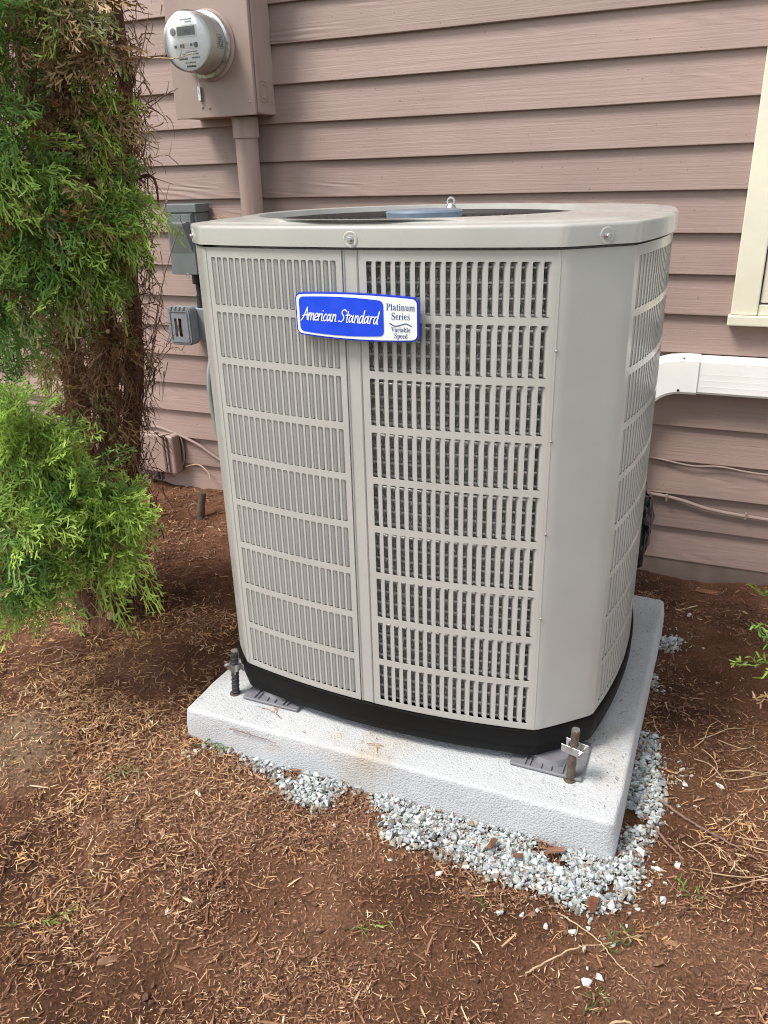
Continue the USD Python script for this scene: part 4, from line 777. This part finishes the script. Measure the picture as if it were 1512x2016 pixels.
# green crown: clumps (centre, radius, sprays, (share of dead, kinds of green))
g1, g2, g3, g4 = (.45, .3, .2, .05), (.25, .6, .05, .1), (.25, .05, .7, 0), (.1, .2, .1, .6)
clumps = [((-.41, .42, 1.62), .13, 46, (.8, g4)), ((-.40, .42, 1.42), .11, 56, (.93, g4)), ((-.36, .42, 1.30), .07, 26, (.9, g4)), ((-.42, .46, 1.25), .07, 26, (.8, g4)), ((-.40, .46, 1.10), .06, 20, (.8, g4)), ((-.47, .48, .85), .06, 18, (.9, g4)), ((-.55, .45, .70), .09, 30, (.95, g4)), ((-.66, .48, .85), .12, 30, (.9, g4)), ((-.475, .27, 1.57), .16, 80, (.06, g2)), ((-.33, .36, 1.60), .09, 24, (.30, g4)), ((-.27, .40, 1.52), .05, 16, (.85, g4)), ((-.45, .22, 1.28), .15, 84, (.04, g1)), ((-.345, .39, 1.35), .06, 14, (.55, g4)), ((-.285, .42, 1.39), .05, 14, (.15, g3)),
          ((-.37, .30, 1.15), .15, 80, (.12, g1)), ((-.315, .37, 1.17), .08, 38, (.05, g3)), ((-.48, .20, 1.03), .12, 52, (.05, g2)), ((-.37, .33, 1.07), .10, 44, (.10, g4)), ((-.27, .43, 1.19), .05, 16, (.05, g3)),
          ((-.41, .06, .70), .125, 66, (.02, g3)), ((-.31, .10, .54), .12, 64, (.03, g1)), ((-.37, .00, .50), .135, 70, (.05, g1)), ((-.265, .09, .44), .095, 48, (.08, g3)), ((-.37, -.07, .39), .08, 34, (.06, g2)), ((-.24, .13, .50), .06, 24, (.03, g3)), ((-.47, .14, .62), .10, 36, (.15, g4)),
          ((-.75, .40, 1.55), .22, 60, (.1, g2)), ((-.80, .42, 1.15), .20, 50, (.1, g2)), ((-.74, .26, .72), .17, 44, (.1, g2)), ((-.62, .08, 1.45), .20, 60, (.05, g1)), ((-.66, .05, 1.0), .20, 56, (.05, g1)), ((-.62, .0, .55), .18, 50, (.05, g1)), ((-.45, .42, 1.85), .20, 50, (.1, g2)), ((-.6, .1, 1.8), .2, 40, (.05, g2))]
made = []
for c, rad, n, mix in clumps:
    c = np.array(c) - [.055 * (1 if c[2] > .9 else .1), 0, 0]
    for i in range(int(n * 1.35)):
        o = r.normal(0, 1, 3); o += TOCAM * .55; o /= np.linalg.norm(o); p = c + o * rad * r.uniform(.35, .95) * [1, 1, 1.05]
        ax_ = o * .55 + np.array([.18, -.12, -.25]) + r.normal(0, .42, 3) + np.array([0, 0, .45 if r.random() < .3 else 0]); nr = o * .5 + TOCAM * .5 + r.normal(0, .55, 3)
        L = r.uniform(.09, .165); a, b = colour(r, mix); dpt = np.linalg.norm(p - CAM)
        made.append((dpt + (0 if p[0] > -.58 else 1), *spray(r, p - ax_ / np.linalg.norm(ax_) * L * .35, ax_, nr, L, a, b, 1.0, r.uniform(0, .5))))
order = sorted(range(len(made)), key=lambda i: made[i][0])
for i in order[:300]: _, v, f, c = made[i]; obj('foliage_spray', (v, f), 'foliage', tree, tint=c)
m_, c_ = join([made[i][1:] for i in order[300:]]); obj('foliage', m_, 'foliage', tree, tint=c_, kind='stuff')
# bare dry twigs reaching out of the conifer in front of the wall
for P, m in (([(-.62, .70, 1.26), (-.553, .73, 1.321), (-.534, .77, 1.392), (-.474, .75, 1.423), (-.388, .73, 1.46), (-.379, .77, 1.478)], 'twig'), ([(-.589, .73, 1.348), (-.561, .77, 1.322), (-.479, .75, 1.312), (-.402, .73, 1.32), (-.40, .77, 1.302)], 'paletwig'),
             ([(-.52, .70, 1.42), (-.498, .73, 1.488), (-.468, .77, 1.616), (-.437, .75, 1.634)], 'twig'), ([(-.539, .73, 1.575), (-.503, .77, 1.561), (-.373, .75, 1.546), (-.293, .73, 1.551)], 'paletwig'), ([(-.59, .7, 1.28), (-.544, .77, 1.234), (-.494, .75, 1.227)], 'paletwig')):
    Q = spline(P, 40) + np.cumsum(np.random.default_rng(len(P)).normal(0, .0011, (40, 3)), 0); b = obj('dry_twig', tube(Q, np.linspace(.0032, .0012, 40), 6, wob=.2), m, tree, smooth=True)
    for j in (22, 30): obj('side_twig', tube(np.array([Q[j], Q[j] + [.012, -.004, .014], Q[j] + [.018, -.004, .032]]), [.0014, .001, .0006], 5), m, b)

# ------------------------------------------------------------------ bare shrub against the wall
sh_ = thing('bare_shrub', 'leafless shrub with thin reddish brown twigs in front of the wall beside the conifer', 'shrub')
r = np.random.default_rng(31)
brs = [[(-1.05, 1.10, -.03), (-1.045, 1.11, .15), (-1.029, 1.12, .354), (-.977, 1.15, .462), (-.917, 1.18, .695), (-.796, 1.12, .908), (-.74, 1.15, 1.06), (-.69, 1.16, 1.115)], [(-1.06, 1.12, .0), (-1.03, 1.12, .3), (-.978, 1.12, .627), (-.933, 1.15, .829), (-.893, 1.18, .996), (-.752, 1.12, 1.152), (-.752, 1.15, 1.188)],
       [(-1.03, 1.12, .354), (-.99, 1.12, .459), (-.898, 1.15, .602), (-.84, 1.18, .67), (-.731, 1.12, .671)], [(-.995, 1.12, .53), (-.984, 1.12, .597), (-.929, 1.15, .746), (-.897, 1.18, .872)], [(-.99, 1.12, .44), (-.972, 1.12, .49), (-.916, 1.15, .605), (-.879, 1.18, .659), (-.767, 1.12, .74)],
       [(-1.03, 1.12, .34), (-1.015, 1.12, .376), (-.945, 1.15, .439), (-.872, 1.16, .433)], [(-.975, 1.12, .65), (-.968, 1.12, .70), (-.952, 1.15, .829), (-.877, 1.18, .97), (-.808, 1.12, .998)], [(-.975, 1.12, .72), (-.963, 1.12, .759), (-.915, 1.15, .812), (-.903, 1.18, .863)], [(-.95, 1.16, .56), (-.89, 1.15, .70), (-.83, 1.13, .80), (-.80, 1.12, .86)], [(-.93, 1.15, .83), (-.87, 1.13, .93), (-.845, 1.12, 1.03)]]
for P in brs:
    n = 14 * len(P); Q = spline(P, n) + r.normal(0, .0012, (n, 3)); w = .0052 if len(P) > 6 else .0036
    b = obj('branch', tube(Q, np.linspace(w, .0012, n), 6, wob=.15, seed=len(P)), 'twig', sh_, smooth=True); buds = []
    for j in range(8, n - 1, 7):
        d = r.normal(0, 1, 3); d /= np.linalg.norm(d); buds.append(tube(np.array([Q[j], Q[j] + d * .004, Q[j] + d * .0075]), [.0014, .0020, .0004], 5))
        if r.random() < .35: e = Q[j] + np.array([r.normal(.01, .03), r.normal(0, .02), r.uniform(.02, .07)]); buds.append(tube(np.array([Q[j], (Q[j] + e) / 2 + r.normal(0, .004, 3), e]), [.0016, .0012, .0007], 5))
    obj('side_twigs', cat(buds), 'twig', b, kind='stuff')

# ------------------------------------------------------------------ conifer at the right edge
rs = thing('edge_conifer', 'small green conifer tips poking in at the right edge of the yard', 'conifer')
r = np.random.default_rng(41)
obj('trunk', tube(spline([(1.60, .42, -.05), (1.60, .42, .4), (1.60, .43, 1.15)], 20), np.linspace(.035, .012, 20), 10, wob=.12), 'bark', rs, smooth=True)
for i, (c, n, s_) in enumerate((((1.285, .215, .375), 11, .045), ((1.275, .46, .37), 3, .03), ((1.245, .58, .705), 2, .012), ((1.36, .36, .5), 26, .09), ((1.42, .45, .75), 26, .09), ((1.62, .42, .5), 60, .16), ((1.62, .40, .85), 60, .16), ((1.60, .42, 1.15), 40, .12), ((1.50, .2, .3), 40, .10))):
    c = np.array(c); obj('limb', tube(spline([(1.60, .42, c[2] - .06), (c + [1.60, .42, c[2]]) / 2, c + [.03, .02, 0]], 10), np.linspace(.008, .003, 10), 6), 'bark', rs, smooth=True)
    for k in range(n):
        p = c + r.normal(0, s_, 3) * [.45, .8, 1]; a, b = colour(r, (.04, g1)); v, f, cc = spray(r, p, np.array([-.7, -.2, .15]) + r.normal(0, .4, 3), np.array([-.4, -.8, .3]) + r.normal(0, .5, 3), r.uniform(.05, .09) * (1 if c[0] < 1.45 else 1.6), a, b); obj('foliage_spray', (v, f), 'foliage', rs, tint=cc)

# ------------------------------------------------------------------ gravel round the slab
r = np.random.default_rng(51)
zone = shapely.union_all([Polygon([(.06, .02), (.06, -.028), (.15, -.02), (.20, -.045), (.27, -.055), (.33, -.10), (.40, -.112), (.435, -.085), (.43, -.02), (.47, -.012), (.51, -.075), (.57, -.135), (.65, -.13), (.72, -.128), (.80, -.15), (.88, -.145), (.97, -.165), (1.035, -.12), (1.07, -.04), (1.055, .03), (1.075, .10), (1.085, .2), (1.09, .30), (1.055, .36), (1.05, .43), (.99, .44), (.99, .02)]),
    Polygon([(.99, .60), (1.02, .61), (1.02, .68), (.99, .70)]), Polygon([(.99, .80), (1.06, .82), (1.065, .92), (.99, .95)])])
def stone(r, p, s):
    v = r.normal(0, 1, (9, 3)); v /= np.linalg.norm(v, axis=1, keepdims=True); v *= r.uniform(.6, 1.0, (9, 1)) * s * r.uniform(.65, 1.25, 3) * [1, 1, .8]
    h_ = trimesh.convex.convex_hull(v); f = h_.faces; vv = h_.vertices[f.ravel()]
    return vv + p, np.arange(len(vv)).reshape(-1, 3), np.repeat((np.array([.40, .425, .43]) * r.uniform(.55, 1.30) * np.array([r.uniform(.94, 1.04), 1, r.uniform(.92, 1.04)]))[None], len(vv), 0)
st = []
shapely.prepare(zone)
for layer, num in ((0, 8000), (1, 3000)):
    xy = np.column_stack([r.uniform(.05, 1.10, num * 9), r.uniform(-.17, .95, num * 9)]); xy = xy[shapely.contains_xy(zone, xy[:, 0], xy[:, 1])][:num]
    dd = shapely.distance(zone.boundary, shapely.points(xy))
    for (x, y), d in zip(xy, dd):
        if (0 < x < .995 and .005 < y < .94) or (d < .03 and r.random() < .75 - d * 20) or r.random() > smooth(-.22, -.08, float(fbm2(x, y, 14., 91, 3))): continue
        s = r.uniform(.0022, .0060) if r.random() < .7 else r.uniform(.006, .0115)
        st.append(stone(r, (x, y, float(gh(x, y)) + .002 + layer * .006 + s * .25 + min(d, .03) * .10), s))
for i in range(620):
    q_ = zone.boundary.interpolate(r.random(), normalized=True); a = r.uniform(0, 2 * PI); e = abs(r.normal(0, .026)); x, y = q_.x + e * math.cos(a), q_.y + e * math.sin(a)
    if -.01 < x < 1.01 and -.01 < y < .95: continue
    s = r.uniform(.003, .007); st.append(stone(r, (x, y, float(gh(x, y)) + s * .3), s))
for i in range(len(st)):                      # dusty, soil stained stones towards the edge of the spill
    p_ = st[i][0].mean(0)
    if r.random() < .06 + .40 * (shapely.distance(zone.boundary, shapely.Point(p_[:2])) < .018): st[i] = (st[i][0], st[i][1], st[i][2] * np.array([.80, .66, .55]) * r.uniform(.6, 1.0))
m_, c_ = join(st); obj('gravel', m_, 'stone', tint=c_, smooth=False, kind='stuff', label='pale crushed stone gravel spilling out from under the concrete slab', category='gravel')

# ------------------------------------------------------------------ litter on the soil
r = np.random.default_rng(61)
def tan_density(x, y):                        # dry conifer litter: thick at the left of the slab, thin to the right
    a = smooth(.35, -.10, x) * smooth(-.35, -.02, y) * smooth(.75, .30, y)
    b = np.exp(-(((x - .08) / .16) ** 2 + ((y + .46) / .14) ** 2)) * .9
    c = np.exp(-(((x - 1.24) / .13) ** 2 + ((y - .10) / .22) ** 2)) * .45
    d = smooth(.30, -.2, x) * smooth(-.7, -.3, y) * smooth(.1, -.2, y) * .35
    return np.clip(a + b + c + d + .06, 0, 1)
def free(x, y): return ~((x > -.004) & (x < 1.004) & (y > -.004) & (y < .946))
def scatter(num, lo=(-1.35, -.80), hi=(1.5, 1.36)):
    xy = r.uniform(lo, hi, (num, 2)); d = np.hypot(xy[:, 0] - CAM[0], xy[:, 1] - CAM[1]); k = free(xy[:, 0], xy[:, 1]) & (r.random(num) < np.clip(1.6 / (d + .2), .15, 1) * patch(xy)); return xy[k]
def slivers(xy, Lr, Wr, cols, p, lift_=.002, tilt=.25, curve=.25):
    n = len(xy); a = r.uniform(0, 2 * PI, n); L = r.uniform(*Lr, n) * r.uniform(.6, 1.2, n); W = r.uniform(*Wr, n); cv = r.normal(0, curve, n); tz = r.normal(0, tilt, n)
    z = gh(xy[:, 0], xy[:, 1]) + lift_ + abs(r.normal(0, .0022, n)); d = np.column_stack([np.cos(a), np.sin(a)]); nn = np.column_stack([-d[:, 1], d[:, 0]])
    V = []
    for s in (-.5, 0, .5):
        c = xy + d * (L * s)[:, None] + nn * (cv * L * (s * s))[:, None]; zz = z + tz * L * s * .6 + .0009
        w = W * (.55 if s else 1.0)
        V += [np.column_stack([c - nn * w[:, None] / 2, zz]), np.column_stack([c + nn * w[:, None] / 2, zz + r.normal(0, .4, n) * w])]
        if s == 0: pass
    V = np.stack(V, 1); k = np.arange(n)[:, None] * 6; F = np.concatenate([k + [[0, 1, 3]], k + [[0, 3, 2]], k + [[2, 3, 5]], k + [[2, 5, 4]]], 0)
    C = np.array(cols)[r.choice(len(cols), n, p=p)] * r.uniform(.7, 1.25, (n, 1)); return V.reshape(-1, 3), F, np.repeat(C, 6, 0)
BR = [(.17, .078, .043), (.26, .128, .072), (.38, .225, .13), (.60, .43, .28), (.065, .03, .019)]
def patch(xy): return .35 + .9 * smooth(-.09, .06, fbm2(xy[:, 0], xy[:, 1], 4.2, 77, 4))
def clods(num):
    xy = scatter(num); out = []
    for x, y in xy:
        s = r.uniform(.003, .0085) if r.random() < .93 else r.uniform(.009, .014); v, f, c = stone(r, (x, y, float(gh(x, y)) + s * .15), s); col = np.array([(.085, .042, .025), (.12, .06, .035), (.16, .088, .052)][r.integers(3)]) * r.uniform(.7, 1.2); out.append((v, f, np.repeat(col[None], len(v), 0)))
    return out
chips = clods(13000)
chips.append(slivers(scatter(110000), (.004, .012), (.0008, .0022), BR, (.40, .30, .15, .03, .12), .002, .2, .12))
chips.append(slivers(scatter(9000), (.015, .045), (.0016, .0045), BR, (.40, .30, .12, .03, .15), .003, .2, .2))
chips.append(slivers(scatter(52000, (-.6, -.80), (1.5, .1)), (.004, .013), (.0008, .0018), BR, (.24, .34, .28, .08, .06), .003, .2, .15))
m_, c_ = join(chips); obj('bark_mulch', m_, 'litter', tint=c_, kind='stuff', label='reddish brown bark mulch chips covering the soil', category='mulch')
TAN = [((.30, .16, .07), (.66, .40, .18)), ((.24, .12, .055), (.58, .32, .13)), ((.36, .24, .13), (.72, .54, .32)), ((.14, .08, .045), (.32, .18, .095))]
lit = []
xy = scatter(8500); xy = xy[r.random(len(xy)) < tan_density(xy[:, 0], xy[:, 1]) * .8]
for x, y in xy:
    a = r.uniform(0, 2 * PI); ci, ct = TAN[r.choice(4, p=[.35, .3, .15, .2])]; f_ = r.uniform(.75, 1.15); L = r.uniform(.03, .085)
    lit.append(spray(r, np.array([x, y, float(gh(x, y)) + r.uniform(.003, .012)]), np.array([math.cos(a), math.sin(a), r.normal(0, .12)]), np.array([0, 0, 1.0]) + r.normal(0, .25, 3), L, np.array(ci) * f_, np.array(ct) * f_, .75, .1, .55))
xy = scatter(60000); xy = xy[r.random(len(xy)) < tan_density(xy[:, 0], xy[:, 1])]
lit.append(slivers(xy, (.008, .030), (.0009, .0018), [(.58, .35, .17), (.48, .27, .12), (.68, .48, .28), (.28, .15, .08)], (.35, .3, .15, .2), .004, .3, .35))
m_, c_ = join(lit); obj('dry_conifer_litter', m_, 'litter', tint=c_, kind='stuff', label='dry orange tan conifer litter thickest left of the concrete slab', category='dry litter')
xy = np.column_stack([r.uniform(.05, 1.1, 9000), r.uniform(-.17, .95, 9000)]); xy = xy[shapely.contains_xy(zone, xy[:, 0], xy[:, 1]) & free(xy[:, 0], xy[:, 1])][:220]
a = slivers(xy, (.006, .018), (.0010, .0028), BR, (.40, .30, .18, .06, .06), .014, .2, .2); obj('gravel_litter', (a[0], a[1]), 'litter', tint=a[2], kind='stuff', label='brown mulch flecks fallen over the pale gravel', category='debris')
# crumbs on the slab
n = 1500; xy = np.column_stack([r.uniform(.01, .99, n), r.uniform(.01, .93, n)]); w = np.exp(-xy[:, 1] / .10) * .6 * (.4 + 1.2 * smooth(.7, 0, xy[:, 0])) + .9 * smooth(.86, .93, xy[:, 0]) + .12; xy = xy[r.random(n) < w]
a = slivers(xy, (.003, .011), (.0007, .0016), [(.07, .04, .03), (.16, .09, .055), (.03, .022, .018), (.34, .22, .13)], (.4, .25, .25, .1)); v = a[0]; v[:, 2] = PT + .0025 + (v[:, 2] - gh(v[:, 0], v[:, 1])) * .3
obj('slab_crumbs', (v, a[1]), 'litter', tint=a[2], kind='stuff', label='small dark crumbs and needles strewn over the concrete slab top', category='debris')

# countable small things
def sprig(label, name, x, y, z, ang, L, cols, cat_, group=None, dens=.7, nz=.3):
    rr_ = np.random.default_rng(int(abs(x * 1000) + abs(y * 777))); v, f, c = spray(rr_, np.array([x, y, z]), np.array([math.cos(ang), math.sin(ang), .12]), np.array([rr_.normal(0, nz), rr_.normal(0, nz), 1.0]), L, np.array(cols[0]), np.array(cols[1]), dens * 1.2, .1, .75)
    obj(name, (v, f), 'foliage', tint=c, label=label, category=cat_, group=group)
LIME = ((.13, .20, .035), (.30, .42, .09)); MID = ((.06, .10, .03), (.12, .20, .06)); TN = TAN[0]
zg = lambda x, y: float(gh(x, y)) + .008
for lb, x, y, a, L, c in (('bright green conifer sprig alone on the mulch in the lower middle', .598, -.345, .9, .055, LIME), ('lime green sprig on tan litter in the lower left corner', .070, -.555, 1.1, .06, LIME), ('small lime sprig touching the left edge near the bottom', .018, -.575, .5, .04, LIME),
                          ('olive green sprig among dry litter left of the pale stone chip', -.075, -.215, .6, .06, ((.10, .11, .03), (.22, .26, .08))), ('dark green sprig against the front left corner of the slab', .035, -.035, .5, .07, MID), ('green sprig pair on the mulch right of the gravel tip', 1.165, -.06, 2.2, .06, ((.08, .13, .03), (.17, .28, .06))),
                          ('dull green sprig under the pale curved twig at lower right', 1.01, -.22, .8, .06, MID), ('tiny green sprig on bare soil at the right edge', 1.235, .43, 1.2, .03, MID), ('small green sprig beside the gravel below the slab corner', .80, -.225, 1.7, .03, MID), ('grassy green sprig near the bottom right of the yard', 1.005, -.345, 1.4, .05, MID)):
    sprig(lb, 'green_sprig', x, y, zg(x, y), a, L * 1.4, c, 'sprig')
for lb, x, y, z, a, L in (('tan branched dry sprig lying flat on the front left of the slab', .235, .045, PT + .006, 2.6, .075), ('reddish Y shaped dry sprig on the middle of the slab front', .46, .035, PT + .006, .3, .045), ('long tan dry sprig on the brown soil below the slab', .40, -.235, zg(.40, -.235), .1, .10), ('pale tan sprig resting on mulch near the lower right twig', 1.03, -.17, zg(1.03, -.17), .3, .09)):
    sprig(lb, 'dry_sprig', x, y, z, a, L, TN, 'dry sprig', None, .35, .15)
def twig(label, P, w, m, n=40):
    P = np.array([(x, y, (float(gh(x, y)) if free(np.array(x), np.array(y)) else PT) + z) for x, y, z in P]); Q = spline(P, n) + np.random.default_rng(n).normal(0, .0006, (n, 3)); obj('twig', tube(Q, np.linspace(w, w * .4, n), 6, wob=.15), m, label=label, category='twig')
twig('thin brown twig lying across the front left edge of the slab', [(.13, -.008, .074), (.17, -.010, .079), (.21, -.009, .079), (.255, -.012, .076)], .0016, 'twig')
twig('long reddish brown stick leaning from the gravel onto soil at the right', [(1.065, .20, .012), (1.12, .16, .010), (1.18, .13, .010), (1.26, .10, .010)], .0032, 'twig')
twig('dark red brown stick beside the right hand gravel strip', [(1.045, .14, .012), (1.09, .08, .012), (1.13, .045, .006)], .0035, 'twig')
twig('pale forked looking twig curving over the mulch at lower right', [(.905, -.31, .010), (.97, -.245, .014), (1.02, -.20, .012), (1.07, -.165, .012)], .0015, 'paletwig')
twig('long thin pale twig running down from the gravel tip', [(.93, -.175, .010), (1.0, -.20, .012), (1.05, -.24, .012), (1.08, -.25, .006)], .0014, 'paletwig')
twig('pale curved twig in the bottom right of the yard', [(1.0, -.40, .008), (1.06, -.34, .012), (1.10, -.345, .01), (1.15, -.37, .006)], .0022, 'paletwig')
twig('straight pale dry twig below the pale stone chip at left', [(.10, -.20, .008), (.125, -.165, .012), (.15, -.10, .008)], .0016, 'paletwig')
twig('thin looping root on the dark soil left of the unit', [(-.35, .47, .008), (-.27, .42, .014), (-.2, .41, .010), (-.14, .40, .006)], .0018, 'twig')
twig('bent twig on the soil in front of the conifer trunk', [(-.60, .10, .006), (-.53, .13, .016), (-.47, .13, .012), (-.42, .19, .006)], .0020, 'twig')
twig('pale root tip reaching over soil right of the low conifer foliage', [(-.42, .83, .03), (-.36, .76, .03), (-.31, .69, .02), (-.28, .66, .008)], .0020, 'paletwig')
for i in range(26):                           # fine pale roots over the soil at the right
    x, y = r.uniform(1.12, 1.32), r.uniform(-.02, .55); a = r.uniform(-.6, 1.0); L = r.uniform(.05, .14); P = [(x, y, .006)]
    for k in range(3): a += r.normal(0, .4); P.append((P[-1][0] + L / 3 * math.cos(a), P[-1][1] + L / 3 * math.sin(a), r.uniform(.006, .016)))
    P = np.array([(x_, y_, float(gh(x_, y_)) + z_) for x_, y_, z_ in P]); obj('fine_root', tube(spline(P, 14), np.linspace(.0013, .0006, 14), 5), 'paletwig', label='fine pale dry root lying on the soil right of the slab', category='root', group='fine roots on the soil right of the slab')
def pebble(label, x, y, s, seed, col=(.62, .60, .54), zz=None, group=None, flat=(1.2, .8, .6)):
    rr_ = np.random.default_rng(seed); v = rr_.normal(0, 1, (12, 3)); v /= np.linalg.norm(v, axis=1, keepdims=True); h_ = trimesh.convex.convex_hull(v * rr_.uniform(.8, 1, (12, 1)) * s * np.array(flat)); h_ = h_.subdivide().subdivide(); trimesh.smoothing.filter_laplacian(h_, iterations=1)
    a = rr_.uniform(0, PI); c, s_ = math.cos(a), math.sin(a); v = h_.vertices @ np.array([[c, s_, 0], [-s_, c, 0], [0, 0, 1]]); z = (float(gh(x, y)) if zz is None else zz) + s * .35
    obj('stone_chip', (v + [x, y, z], h_.faces), 'stone', tint=np.repeat(np.array([col]) * rr_.uniform(.85, 1.1), len(v), 0), smooth=False, label=label, category='stone', group=group)
pebble('cream oval stone chip on the mulch left of the gravel', .135, -.152, .011, 1, (.72, .64, .46))
pebble('white shell like chip near the bottom right of the yard', 1.001, -.286, .011, 2, (.75, .74, .70))
pebble('white pebble on dark mulch near the wall at right', 1.07, 1.07, .010, 3, (.7, .68, .62))
pebble('flat white chip on the brown soil right of the slab', 1.185, .30, .011, 4, (.66, .66, .64), None, None, (1.5, .5, .5))
pebble('small white chip in the litter at the lower left', .275, -.44, .009, 9, (.70, .68, .63), None, None, (1.6, .5, .5))
for i, (x, y) in enumerate(((1.14, .21), (1.115, .275), (1.105, .33), (1.06, -.10), (.96, -.20), (.915, -.205), (1.03, -.19), (1.10, -.06), (1.085, .01), (.87, -.195), (1.10, -.02), (1.12, .03), (.985, -.225), (.995, -.26), (1.02, -.27), (.83, -.205), (.455, -.125), (.05, -.045), (.03, -.06), (.045, -.065), (.60, -.17), (.70, -.165))):
    pebble('small grey white stone chip lying loose just outside the gravel', x, y, .0055 + .005 * ((i * 37) % 10) / 10, 20 + i, (.52, .54, .52), None, 'loose stone chips round the gravel')
def bark_chip(label, x, y, L, W, ang, col, zz=None):
    rr_ = np.random.default_rng(abs(int(L * 9000) + int(x * 100))); c, s = math.cos(ang), math.sin(ang); P = []
    for u in np.linspace(-.5, .5, 5):
        for w in (-.5, .5):
            for h_ in (0, .22): P.append((u * L, (w * (1 - .5 * abs(u))) * W + rr_.normal(0, W * .16), h_ * W * .8 + rr_.normal(0, W * .10) + .18 * u * W))
    h_ = hull(P); v = h_.vertices @ np.array([[c, s, 0], [-s, c, 0], [0, 0, 1]]); z = (float(gh(x, y)) if zz is None else zz) + .002
    vv = (v + [x, y, z])[h_.faces.ravel()]; obj('bark_chip', (vv, np.arange(len(vv)).reshape(-1, 3)), 'litter', tint=np.repeat(np.array([col]) * .8 * np.repeat(rr_.uniform(.75, 1.25, len(vv) // 3), 3)[:, None], 1, 0), label=label, category='bark chip')
bark_chip('reddish brown bark chip standing in the gravel in front of the slab', .775, -.065, .028, .011, 1.3, (.16, .07, .035), .012); bark_chip('brown bark chip on the gravel close to the slab front', .895, -.035, .034, .013, .35, (.19, .10, .055), .012)
bark_chip('dark bark chip on the gravel left of the slab corner', .83, -.075, .020, .010, .2, (.15, .075, .04), .012); bark_chip('red brown leaf like chip at the tip of the gravel', .985, -.135, .030, .014, 1.5, (.17, .065, .035), .014)
bark_chip('long brown bark strip on the mulch below the gravel', .935, -.185, .040, .009, -.6, (.19, .095, .05)); bark_chip('orange brown bark piece lying against the wall base at right', 1.12, 1.30, .085, .022, -.12, (.25, .115, .06)); bark_chip('brown bark strip in the mulch at lower left', -.02, -.33, .065, .016, -.6, (.15, .07, .042))
bark_chip('tan wood chip on the soil right of the gravel tip', 1.12, -.15, .028, .009, -.1, (.30, .17, .09)); bark_chip('brown wood chip near the bottom right of the yard', 1.10, -.205, .030, .009, .5, (.20, .10, .055)); bark_chip('reddish bark chip at the bottom left of the yard', .235, -.555, .034, .016, .6, (.20, .105, .065))
# stump like stake and a grey stone by the wall left of the unit
sk = thing('wooden_stake', 'short weathered stake in the mulch by the wall left of the unit', 'stake'); obj('post', tube(spline([(-.749, 1.104, -.03), (-.742, 1.11, .06), (-.735, 1.12, .125)], 10), [.016] * 5 + [.015] * 5, 8, wob=.15), 'rebar', sk); obj('wire_loop', tube(spline([(-.775, 1.10, .0), (-.79, 1.09, .06), (-.76, 1.10, .085), (-.742, 1.10, .07)], 16), .003, 6), 'twig', sk)
pebble('blue grey rock half buried by the wall left of the unit', -.70, 1.20, .045, 71, (.16, .18, .20), -.01, None, (1.2, .8, .7))
for i, (x, y) in enumerate(((.02, .60), (.03, .52))): pass
# dry needles fallen on the cap corner of the unit
n = 26; xy = np.column_stack([r.uniform(.075, .125, n), r.uniform(.165, .26, n)]); a = slivers(xy, (.006, .018), (.0010, .0018), [(.50, .27, .12), (.42, .22, .10)], (.6, .4)); v = a[0]; v[:, 2] = 1.1705 + (v[:, 2] - gh(v[:, 0], v[:, 1])) * .5
obj('fallen_needles', (v, a[1]), 'litter', tint=a[2], kind='stuff', label='orange dry needles on the left corner of the air conditioner top', category='debris')
